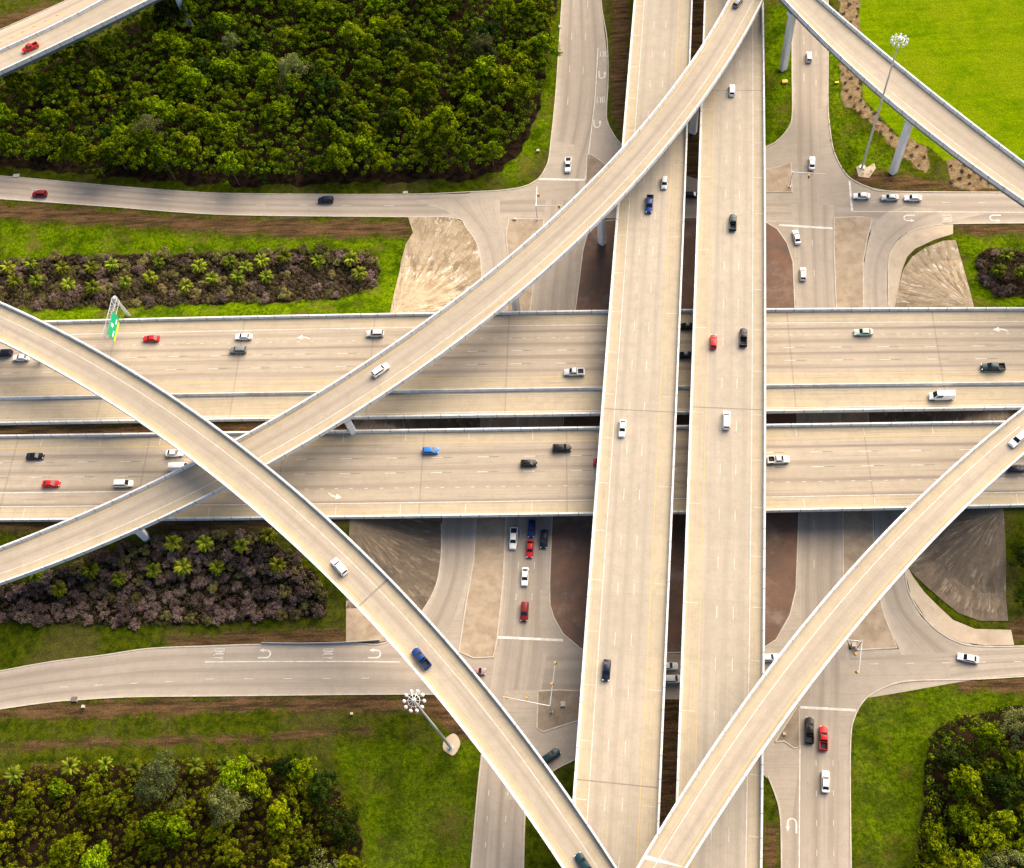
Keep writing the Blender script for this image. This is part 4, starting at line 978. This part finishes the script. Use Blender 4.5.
    if pk:
        g = MB(); x0, x1 = -hl, bx-.003; zt = belt-.02
        for sy in (-1, 1): g.box(((x0+x1)/2, sy*(hw-.10), (zt+.3)/2), (x1-x0, .20, zt-.3))
        g.box((x0+.06, 0, (zt+.3)/2), (.12, Wd-.4, zt-.3)); g.box((x1-.05, 0, (zt+.3)/2), (.10, Wd-.4, zt-.32)); g.box((x0-.1, 0, .5), (.2, Wd*.9, .22))
        out.append(('cargo_bed', g.mesh('cargo_bed', [paint(colr)])))
        g = MB(); g.box(((x0+x1)/2+.02, 0, .62), (x1-x0-.2, Wd-.42, .1)); out.append(('bed_floor', g.mesh('bed_floor', [m_bed])))
    else:
        g = MB(); g.box((-hl+.02, 0, .5), (.16, Wd*.72, .24)); out.append(('bumper', g.mesh('bumper', [paint(colr)])))
    _vm[key] = out; return out
CATN = {'sedan': ('parked_car', 'car'), 'hatch': ('car', 'car'), 'suv': ('suv', 'suv'), 'minivan': ('minivan', 'minivan'), 'van': ('van', 'van'), 'pickup': ('pickup_truck', 'pickup truck'), 'longpickup': ('pickup_truck', 'pickup truck')}
def car(kind, colr, px, dirp, road, label, sc=1.):
    z0 = {'g': 0., 'e': ZE, 'n': ZN}.get(road)
    st = None
    if z0 is None:
        st = {'A': rA, 'B': rB, 'C': rC, 'D': rD, 'E': rE}[road]; z0 = st.C[len(st.C)//2][2]
        for _ in range(6): z0 = st.zat(P(px[0], px[1], z0+.6)[:2])
    # the traced point is the middle of the roof and body seen from above
    pos = P(px[0], px[1], z0+.7); pos[2] = z0+(.055 if road == 'g' else .016)
    a = P(px[0]+dirp[0], px[1]+dirp[1], z0); b_ = P(px[0], px[1], z0); rz = math.atan2(a[1]-b_[1], a[0]-b_[0])
    nm_, cat = CATN[kind]; nm_ = 'car' if nm_ == 'parked_car' else nm_
    r = empty(nm_, pos, rz); r.scale = (sc, sc, sc); tag(r, label, cat, 'vehicles on the roads')
    for nme, me_ in car_parts(kind, colr):
        o = bpy.data.objects.new(nme, me_); C.objects.link(o); o.parent = r
    return r
Wd_, Ed_, Nd, Sd = (-1, .02), (1, -.02), (.0, -1), (0, 1)
sN = (-.085, 1); nN = (.03, -1)
for a in [
 ('sedan', 'red', (151, 338.5), Wd_, 'e', 'red car in the upper freeway lanes just right of the green overhead sign'),
 ('sedan', 'white', (243.5, 336.5), Wd_, 'e', 'white car on the upper freeway lanes beside a grey wagon'),
 ('suv', 'grey', (238, 350), Wd_, 'e', 'grey wagon directly below a white car on the upper freeway lanes'),
 ('suv', 'silver', (375, 333.5), Wd_, 'e', 'silver blue suv on the upper freeway, left of the diagonal ramp'),
 ('pickup', 'silver', (574, 372), Wd_, 'e', 'silver pickup in the upper freeway lanes just left of the overpass'),
 ('suv', 'navy', (4, 353), Wd_, 'e', 'dark suv at the left frame edge partly under the curved ramp'),
 ('sedan', 'white', (21, 357.5), Wd_, 'e', 'white car mostly hidden below the curved ramp at far left'),
 ('sedan', 'green', (863.5, 332), Wd_, 'e', 'pale green car on the upper freeway lanes right of the overpasses'),
 ('longpickup', 'teal', (993, 367), Wd_, 'e', 'dark teal pickup on the upper freeway lanes near the right frame edge'),
 ('van', 'white', (941.5, 396), Wd_, 'e', 'long white van alone in the narrow separated freeway lane'),
 ('sedan', 'black', (686.5, 326), Wd_, 'e', 'dark car seen through the gap of the overpasses, upper of two'),
 ('sedan', 'navy', (684.5, 355), Wd_, 'e', 'dark blue car seen through the gap of the overpasses, lower of two'),
 ('sedan', 'black', (35, 456), Ed_, 'e', 'black car in the lower freeway lanes near left edge'),
 ('sedan', 'red', (51, 483.5), Ed_, 'e', 'red car in the lower freeway lanes near left edge'),
 ('sedan', 'white', (174.5, 453), Ed_, 'e', 'white car on the lower freeway beside the curved ramp, above a white van'),
 ('van', 'white', (181, 467.5), Ed_, 'e', 'white van tucked against the diagonal ramp on the lower freeway'),
 ('minivan', 'white', (123.5, 483.5), Ed_, 'e', 'white minivan on the lower freeway just above the diagonal ramp'),
 ('hatch', 'brightblue', (430.5, 450.5), Ed_, 'e', 'bright blue car alone in the lower freeway lanes'),
 ('suv', 'black', (562, 448), Ed_, 'e', 'black suv in the lower freeway lanes left of the overpass'),
 ('hatch', 'black', (529, 463), Ed_, 'e', 'small black car behind the black suv, lower freeway'),
 ('sedan', 'red', (603, 461.5), Ed_, 'e', 'red car nearly hidden under the left overpass edge'),
 ('pickup', 'white', (778.5, 459.5), Ed_, 'e', 'white pickup on the lower freeway just right of the overpasses'),
 ('sedan', 'navy', (1016, 468.5), Ed_, 'e', 'dark blue car on the lower freeway at the right frame edge by the ramp'),
 ('hatch', 'silver', (664.5, 182.5), sN, 'n', 'silver car on the left overpass, upper part, ahead of a blue pickup'),
 ('longpickup', 'blue', (649.5, 204), sN, 'n', 'blue pickup on the left overpass just below the diagonal ramp'),
 ('sedan', 'white', (622.5, 428), sN, 'n', 'white car on the left overpass near its left edge at mid height'),
 ('sedan', 'navy', (606.5, 670), sN, 'n', 'dark blue car on the left overpass near the bottom'),
 ('hatch', 'white', (732, 90), nN, 'n', 'white hatchback topmost on the right overpass below the ramp'),
 ('pickup', 'teal', (733, 222), nN, 'n', 'dark pickup with pale hood in the middle of the right overpass, upper part'),
 ('hatch', 'red', (713.5, 341.5), nN, 'n', 'small red car on the right overpass beside a black pickup'),
 ('pickup', 'black', (743.5, 337), nN, 'n', 'black pickup on the right overpass beside a small red car'),
 ('minivan', 'white', (726.5, 420), nN, 'n', 'long white car lowest on the right overpass'),
 ('suv', 'white', (380.5, 370), (.82, -.57), 'A', 'white car on the long diagonal ramp'),
 ('hatch', 'grey', (738, 2), (.6, -.8), 'A', 'grey car at the top frame edge on the diagonal ramp'),
 ('suv', 'white', (339.5, 566.5), (-.65, -.75), 'B', 'white suv on the curved ramp near a dark expansion joint'),
 ('pickup', 'blue', (421, 658), (-.62, -.78), 'B', 'blue pickup on the curved ramp, above the light mast'),
 ('sedan', 'teal', (584, 864), (-.55, -.83), 'B', 'dark car at the bottom frame edge on the curved ramp'),
 ('suv', 'white', (1018, 439), (-.75, .66), 'C', 'white car at right frame edge on the right-hand ramp'),
 ('pickup', 'red', (30, 47.5), (-.9, .42), 'E', 'red pickup on the top left ramp'),
 ('suv', 'darkred', (39.5, 194), Wd_, 'g', 'dark red car on the road below the woods, near left frame edge'),
 ('suv', 'navy', (325.5, 200), Wd_, 'g', 'dark blue suv on the road below the woods'),
 ('pickup', 'white', (568, 165), (-.06, 1), 'g', 'white pickup waiting at the stop line beside the woods'),
 ('hatch', 'silver', (809, 57), (0, -1), 'g', 'silver car driving under the top right ramp'),
 ('sedan', 'white', (812, 163), (.04, -1), 'g', 'white car crossing the upper right junction'),
 ('sedan', 'white', (796.5, 237), (-.25, -1), 'g', 'white car at an angle just below the upper right stop line'),
 ('hatch', 'white', (803, 274), (0, -1), 'g', 'white car second in line, coming out from below the upper right freeway'),
 ('sedan', 'white', (861.5, 196), (-1, .0), 'g', 'pale car first in the queue of three at the upper right'),
 ('sedan', 'silver', (890, 197.5), (-1, .0), 'g', 'silver car in the middle of the queue of three at the upper right'),
 ('sedan', 'white', (913, 198), (-1, .0), 'g', 'white car last in the queue of three at the upper right'),
 ('longpickup', 'white', (513.5, 538.5), (-.06, 1), 'g', 'white pickup in the left lane just below the freeway'),
 ('sedan', 'blue', (531.5, 528.5), (-.06, 1), 'g', 'blue car in shade behind a red car below the freeway'),
 ('suv', 'navy', (544, 539), (-.06, 1), 'g', 'dark blue suv in the right lane beside the red car below the freeway'),
 ('sedan', 'red', (530, 548.5), (-.06, 1), 'g', 'bright red car between a white pickup and a dark suv'),
 ('sedan', 'white', (525, 576.5), (-.06, 1), 'g', 'white car behind a dark red vehicle on the lower left street'),
 ('suv', 'darkred', (524.5, 611.5), (-.06, 1), 'g', 'dark red suv nearest to the stop line on the lower left street'),
 ('hatch', 'mauve', (477, 671), (1, .05), 'g', 'mauve vehicle peeking out from below the curved ramp'),
 ('suv', 'teal', (550.5, 756), (.8, -.55), 'g', 'dark teal suv at an angle between the curved ramp and left overpass'),
 ('sedan', 'white', (668, 666), (1, 0), 'g', 'white car in the gap between overpasses, upper of two'),
 ('suv', 'white', (673, 679), (1, 0), 'g', 'white suv in the gap between overpasses, lower of two'),
 ('sedan', 'white', (769, 657.5), (1, -.05), 'g', 'white car half hidden by the right-hand ramp beside the right overpass'),
 ('sedan', 'white', (968, 658), (-1, -.2), 'g', 'white car on the lower right street right of the ramp'),
 ('longpickup', 'black', (809.5, 730), (0, -1), 'g', 'black pickup first at the stop line of the lower right street'),
 ('pickup', 'red', (823.5, 738), (0, -1), 'g', 'red pickup beside a black one at the lower right stop line'),
 ('sedan', 'white', (825.5, 781.5), (0, -1), 'g', 'white car behind the two pickups on the lower right street'),
 ('hatch', 'navy', (692, 195), (1, 0), 'g', 'small blue car deep in the gap between overpasses near the top'),
]:
    car(*a)

# ================================================================= vegetation
def leaf_mat(name, c1, c2, c3, tr=.25):
    n = N(name); oi = n.n('ShaderNodeObjectInfo'); g = n.noise(n.n('ShaderNodeTexCoord').outputs['Object'], 1.1, 3, .6); at = n.n('ShaderNodeAttribute', attribute_name='tint')
    col = n.mix(n.ramp(at.outputs['Fac'], .1, .9), c1, c2)
    col = n.mix(n.math('MULTIPLY', n.ramp(g, .45, .65), .5), col, c3)
    hs = n.n('ShaderNodeHueSaturation'); n.l(col, hs.inputs['Color'])
    n.l(n.ramp(oi.outputs['Random'], 0, 1, .485, .515), hs.inputs['Hue']); rv = n.math('FRACT', n.math('MULTIPLY', oi.outputs['Random'], 7.31)); n.l(n.ramp(rv, 0, 1, .6, 1.35), hs.inputs['Value'])
    n.out(hs.outputs[0], .9); n.b.inputs['Specular IOR Level'].default_value = .04
    tl_ = n.n('ShaderNodeBsdfTranslucent'); n.l(hs.outputs[0], tl_.inputs[0]); mx = n.n('ShaderNodeMixShader'); mx.inputs[0].default_value = tr
    n.l(n.b.outputs[0], mx.inputs[1]); n.l(tl_.outputs[0], mx.inputs[2]); n.l(mx.outputs[0], n.t.nodes['Material Output'].inputs[0]); return n.m
m_leafA = leaf_mat('leaves_green', (.008, .024, .001), (.25, .32, .002), (.060, .112, .002))
m_leafB = leaf_mat('leaves_greygreen', (.035, .050, .015), (.21, .23, .075), (.10, .12, .04))
m_leafC = leaf_mat('leaves_yellowgreen', (.020, .034, .002), (.25, .27, .004), (.08, .12, .003))
m_leafD = leaf_mat('leaves_dark', (.005, .014, .002), (.045, .072, .006), (.018, .034, .004))
m_scrub = leaf_mat('scrub_twigs', (.040, .026, .024), (.33, .235, .20), (.13, .09, .06), .1)
m_leafU = leaf_mat('leaves_understory', (.005, .014, .001), (.160, .215, .002), (.018, .040, .001))
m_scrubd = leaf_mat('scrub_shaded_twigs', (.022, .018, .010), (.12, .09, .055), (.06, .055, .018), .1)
m_scrubg = leaf_mat('scrub_leaves', (.05, .050, .018), (.30, .25, .09), (.10, .10, .03), .1)
m_palm = leaf_mat('palm_fronds', (.035, .06, .004), (.24, .27, .02), (.11, .135, .01), .2)
m_bark = conc('bark', (.14, .10, .07), (.09, .065, .045), .8, 6.)
def cloud_mesh(name, mat, clumps, per, size, seed, up=.35, jit=.55, core=.45):
    """leaf-sized faces gathered in clumps: clumps = [(centre, radius)]"""
    r = np.random.default_rng(seed); V = []; Fc = []; T = []
    for (c, rad) in clumps:
        cn = r.random()
        for _ in range(per):
            d = r.normal(size=3); d /= np.linalg.norm(d); rr = rad*(core+(1-core)*r.random()**.5); 
            if d[2] < -.35: d[2] *= -.6
            p = np.array(c)+d*rr*np.array([1, 1, .85]); nrm = d*(.55/jit)+r.normal(size=3)*.55+np.array([0, 0, up]); nrm /= np.linalg.norm(nrm)
            a = np.cross(nrm, r.normal(size=3)); a /= np.linalg.norm(a); b = np.cross(nrm, a); s = size*(.6+.8*r.random())
            k = len(V); V += [p-a*s*.9, p-b*s*.45, p+a*s, p+b*s*.5]; Fc.append((k, k+1, k+2, k+3)); T += [min(1, max(0, .35*cn+.65*r.random()))]*4
    me_ = bpy.data.meshes.new(name); me_.from_pydata([tuple(v) for v in V], [], Fc)
    at = me_.attributes.new('tint', 'FLOAT', 'POINT'); at.data.foreach_set('value', T); me_.materials.append(mat); return me_
def crown_clumps(rad, hc, n, seed, cone=0., loose=1.):
    r = np.random.default_rng(seed); out = []
    for i in range(n):
        t = r.random(); a = r.random()*2*math.pi; q = rad*(r.random()**.5)*loose*(1+.28*math.sin(3*a+seed)+.18*math.sin(5*a+2*seed)); z = hc*(1-min(1.2, q/rad/loose)**2*.6)*(.45+.6*r.random())
        out.append(((q*math.cos(a), q*math.sin(a), z), rad*(.15+.14*r.random())))
    return out
def trunk_mesh(h, r0, rad, seed):
    r = np.random.default_rng(seed); m = MB(); m.tube((0, 0, -.3), (.1, .05, h*.55), r0, r0*.6, 7)
    for i in range(5):
        a = i*1.26+r.random(); m.tube((.1*.6, 0, h*(.3+.05*i)), (rad*.55*math.cos(a), rad*.55*math.sin(a), h*(.62+.06*r.random())), r0*.4, r0*.12, 5)
    return m.mesh('trunk', [m_bark])
def tree_proto(kind, i):
    r = np.random.default_rng(100+i); mat = {'green': m_leafA, 'grey': m_leafB, 'yellow': m_leafC, 'dark': m_leafD}[kind]
    rad = {'green': 2.7, 'grey': 4.0, 'yellow': 2.3, 'dark': 3.1}[kind]*(.85+.3*r.random()); h = {'green': 8.5, 'grey': 10.5, 'yellow': 6., 'dark': 7.}[kind]*(.9+.2*r.random())
    cl = [((c[0], c[1], c[2]+h*.42), q) for c, q in crown_clumps(rad, h*.55, int({'green': 74, 'grey': 80, 'yellow': 50, 'dark': 64}[kind]), 200+i)]
    return trunk_mesh(h, .2, rad, i), cloud_mesh('crown', mat, cl, {'green': 44, 'grey': 56, 'yellow': 44, 'dark': 42}[kind], {'green': .23, 'grey': .17, 'yellow': .23, 'dark': .25}[kind], 300+i), rad
PROTO = {k: [tree_proto(k, 10*j+i) for i in range(4)] for j, k in enumerate(('green', 'grey', 'yellow', 'dark'))}
def put(name, parts, loc, rz, sc, label, cat, group):
    r = empty(name, loc, rz); r.scale = sc; tag(r, label, cat, group)
    for nme, me_ in parts:
        o = bpy.data.objects.new(nme, me_); C.objects.link(o); o.parent = r
    return r
def scatter(poly, mind, nmax, seed, tries=60000):
    r = np.random.default_rng(seed); w = [G(*p)[:2] for p in poly]; x0, y0 = np.min(w, 0); x1, y1 = np.max(w, 0); pts = []
    cell = {}; k = 0
    X = r.uniform(x0, x1, tries); Y = r.uniform(y0, y1, tries); ins = dpoly(X, Y, w) < 0
    for x, y in zip(X[ins], Y[ins]):
        g = (int(x//mind), int(y//mind)); ok = True
        for a in (-1, 0, 1):
            for b_ in (-1, 0, 1):
                for q in cell.get((g[0]+a, g[1]+b_), ()):
                    if (q[0]-x)**2+(q[1]-y)**2 < mind*mind: ok = False
        if ok: cell.setdefault(g, []).append((x, y)); pts.append((x, y)); 
        if len(pts) >= nmax: break
    return pts
TL = {'green': ('medium green leafy tree standing among many alike in the large dark woods at upper left', 'woodland trees'),
      'dark': ('dark green tree standing in the large woods at upper left', 'dark woodland trees')}
def woods(poly, mind, nmax, seed, mix, where, scl=(.8, 1.25), shift=0):
    for x, y in scatter(poly, mind, nmax, seed):
        q = random.random(); acc = 0
        for kd, pr in mix:
            acc += pr
            if q <= acc: break
        t, c, rad = random.choice(PROTO[kd]); s = random.uniform(*scl)
        desc = {'green': 'medium green leafy tree', 'dark': 'dark green low tree', 'yellow': 'small yellow green tree', 'grey': 'pale grey green feathery tree'}[kd]
        put('broadleaf_tree', [('trunk', t), ('crown', c)], (x, y, h1(x, y)), random.uniform(0, 6.28), (s*random.uniform(.8, 1.2), s*random.uniform(.8, 1.2), s*random.uniform(.85, 1.2)), desc+' among others like it in the '+where, 'tree', desc+'s in the '+where)
woods(FOREST, 4.9, 212, 3, [('green', .74), ('dark', .16), ('yellow', .10)], 'large woods at upper left', (.9, 1.6))
for (px_, py_), s, lab in (((486, 70), 1.25, 'large pale feathery tree in the right part of the upper woods'), ((160, 150), 1.2, 'pale feathery tree low in the left part of the upper woods'),
                           ((300, 90), 1.2, 'pale feathery tree in the middle of the upper woods'), ((238, 60), .9, 'smaller pale tree left of the middle of the upper woods')):
    t, c, rad = PROTO['grey'][int(px_) % 4]; g = G(px_, py_); put('broadleaf_tree', [('trunk', t), ('crown', c)], g, px_, (s, s, s*1.1), lab, 'tree', 'pale trees in the upper woods')
woods([(-20, 792), (60, 785), (260, 778), (300, 765), (340, 795), (358, 830), (364, 880), (362, 920), (-30, 920)], 4.3, 46, 5, [('yellow', .50), ('green', .30), ('dark', .12), ('grey', .08)], 'lower left thicket', (.9, 1.45))
woods([(928, 760), (938, 735), (965, 722), (1050, 705), (1050, 920), (915, 920), (920, 850)], 4.6, 28, 6, [('green', .5), ('dark', .25), ('grey', .15), ('yellow', .1)], 'lower right thicket', (.95, 1.4))
woods([(1010, 515), (1060, 512), (1060, 612), (1014, 606)], 3.8, 8, 8, [('dark', .8), ('green', .2)], 'dark clump at the right edge', (.45, .7))
# scrub beds
def scrub_proto(i, mat):
    r = np.random.default_rng(500+i); rad = 1.75
    cl = [((q*math.cos(a), q*math.sin(a), .5+.9*(1-q/rad*.5)*r.random()+.3), .62) for q, a in [(rad*r.random()**.5*.8, r.random()*6.28) for _ in range(18)]]
    return cloud_mesh('brush', mat, cl, 85, .15, 600+i, .5, 1.4, .1)
SCR = [scrub_proto(i, m_scrub) for i in range(4)]; SCG = [scrub_proto(i+10, m_scrubg) for i in range(3)]
def scrub(poly, mind, nmax, seed, where, gp=.25, k=1., pre=''):
    for x, y in scatter(poly, mind, nmax, seed):
        gr = random.random() < gp; me_ = random.choice(SCG if gr else SCR); o = bpy.data.objects.new('shrub', me_); C.objects.link(o); s = random.uniform(.8, 1.3)*k
        o.location = (x, y, h1(x, y)-.1); o.rotation_euler = (0, 0, random.uniform(0, 6.28)); o.scale = (s, s, s*random.uniform(.8, 1.2))
        d = pre+('olive brown shrub' if gr else 'dry grey brown shrub'); tag(o, d+(' massed with many alike in the ' if not pre else ' on the ')+where, 'shrub', d+'s in the '+where)
scrub(BED1, 2.35, 135, 11, 'upper left bed', .5); scrub(BED2, 2.5, 150, 12, 'lower left bed', .12); scrub(BED3, 2.2, 18, 13, 'bed near the right edge', .1)
scrub([(841, 60), (860, 70), (864, 100), (898, 139), (926, 150), (926, 172), (900, 150), (868, 120), (844, 98)], 2.6, 26, 14, 'bare strip under the top right ramp', .3, .33, 'small ')
scrub([(950, 165), (980, 165), (990, 184), (952, 184)], 2.4, 10, 15, 'bare patch under the top right ramp', .2, .33, 'small ')
scrub([(842, -10), (858, -10), (858, 30), (845, 30)], 2.6, 8, 16, 'bare strip beside the green field', .2, .33, 'small ')
def under(name, poly, mind, n, seed, mat, size, hh, per=22, rad=.8):
    cl = []
    for x, y in scatter(poly, mind, n, seed): cl.append(((x, y, h1(x, y)+hh*random.uniform(.4, 1.)), rad*random.uniform(.7, 1.2)))
    o = bpy.data.objects.new(name, cloud_mesh(name, mat, cl, per, size, seed)); C.objects.link(o); tag(o, kind='stuff'); return o
tag(under('undergrowth', BED1, 1.15, 1300, 21, m_scrubd, .19, .9, 60), 'tangled dry undergrowth between the shrubs of the upper left bed', 'undergrowth')
tag(under('undergrowth', BED2, 1.15, 1700, 22, m_scrubd, .19, .9, 60), 'tangled dry undergrowth between the shrubs of the lower left bed', 'undergrowth')
tag(under('undergrowth', BED3, 1.1, 260, 23, m_scrubd, .19, .9, 60), 'tangled dry undergrowth in the bed near the right edge', 'undergrowth')
tag(under('undergrowth', FOREST, 1.55, 3600, 24, m_leafU, .29, 9.0, 62, 1.1), 'sapling and canopy foliage filling in between the trees of the large upper left woods', 'undergrowth')  # trunkless leaf clumps added to fill in saplings and canopy, not low growth
tag(under('undergrowth', THL, 1.45, 950, 25, m_leafC, .26, 4.0, 60, .85), 'dark undergrowth in the lower left thicket', 'undergrowth')
tag(under('undergrowth', THR, 1.9, 400, 26, m_leafU, .28, 6.0, 60, 1.1), 'dark undergrowth in the lower right thicket', 'undergrowth')
tag(under('weeds', [(829, 90), (842, 105), (868, 130), (893, 165), (880, 178), (845, 172), (832, 148), (829, 125)], 1.5, 150, 27, m_leafC, .16, .3, 14, .55), 'bright green weeds around the foot of the top right mast', 'weeds')
# palms
def palm_proto(i):
    r = np.random.default_rng(700+i); V = []; Fc = []; T = []
    for k in range(46):
        a = k*2.4+r.random()*.3; el = .15+1.0*((k % 10)/10); ln = 2.1*(.85+.3*r.random()); p = np.array([0, 0, 3.2]); t_ = r.random()
        d = np.array([math.cos(a)*math.cos(el), math.sin(a)*math.cos(el), math.sin(el)]); side = np.array([-math.sin(a), math.cos(a), 0]); pr = None
        for s in range(5):
            w_ = [.08, .30, .36, .26, .04][s]; tw = .25*(1 if k % 2 else -1)
            b0 = len(V); V += [p-side*w_+np.array([0, 0, -w_*.35]), p+np.array([0, 0, .03]), p+side*w_+np.array([0, 0, -w_*.35])]; T += [t_*.6+.08*s]*3
            if pr is not None: Fc += [(pr, pr+1, b0+1, b0), (pr+1, pr+2, b0+2, b0+1)]
            pr = b0; p = p+d*ln/4; d = d+np.array([0, 0, -.34]); d /= np.linalg.norm(d)
    me_ = bpy.data.meshes.new('fronds'); me_.from_pydata([tuple(v) for v in V], [], Fc); at = me_.attributes.new('tint', 'FLOAT', 'POINT'); at.data.foreach_set('value', T); me_.materials.append(m_palm)
    m = MB(); m.tube((0, 0, -.3), (.05, 0, 3.25), .24, .17, 9); return m.mesh('trunk', [m_bark]), me_
PALM = [palm_proto(i) for i in range(4)]
def palms(pts, where, lab):
    for i, (x_, y_) in enumerate(pts):
        # traced point = crown, 3.2 m above the soil
        g = G(x_, y_); z = g[2]
        for _ in range(4): p = P(x_, y_, z+3.1); z = h1(p[0], p[1])
        t, f = random.choice(PALM); s = random.uniform(1.0, 1.28)
        put('palm_tree', [('trunk', t), ('fronds', f)], (p[0], p[1], z), random.uniform(0, 6.28), (s, s, s), lab, 'palm', where)
palms([(9, 269), (31, 264), (62, 268), (16, 283), (37, 282), (69, 286), (92, 269), (112, 266), (94, 289), (126, 283), (159, 263), (151, 279), (200, 268), (212, 279), (231, 263), (238, 278), (186, 287), (262, 262), (285, 258), (267, 278), (318, 263), (351, 261), (360, 275), (246, 268)], 'palms in the upper left bed', 'bright green young palm rising from dry shrubs in the upper left bed')
palms([(92, 571), (119, 579), (154, 571), (184, 568), (217, 568), (174, 544), (205, 544), (242, 546), (269, 537), (278, 566), (60, 590), (35, 575)], 'palms in the lower left bed', 'bright green young palm rising from dark shrubs in the lower left bed')
palms([(16, 776), (72, 768), (106, 765), (135, 768), (166, 766), (196, 767), (226, 766), (253, 762)], 'row of palms along the lower left thicket', 'bright green palm in the straight row along the lower left thicket')
palms([(1005, 257), (998, 272), (1021, 273)], 'palms in the bed near the right edge', 'green young palm among dry shrubs near the right frame edge')
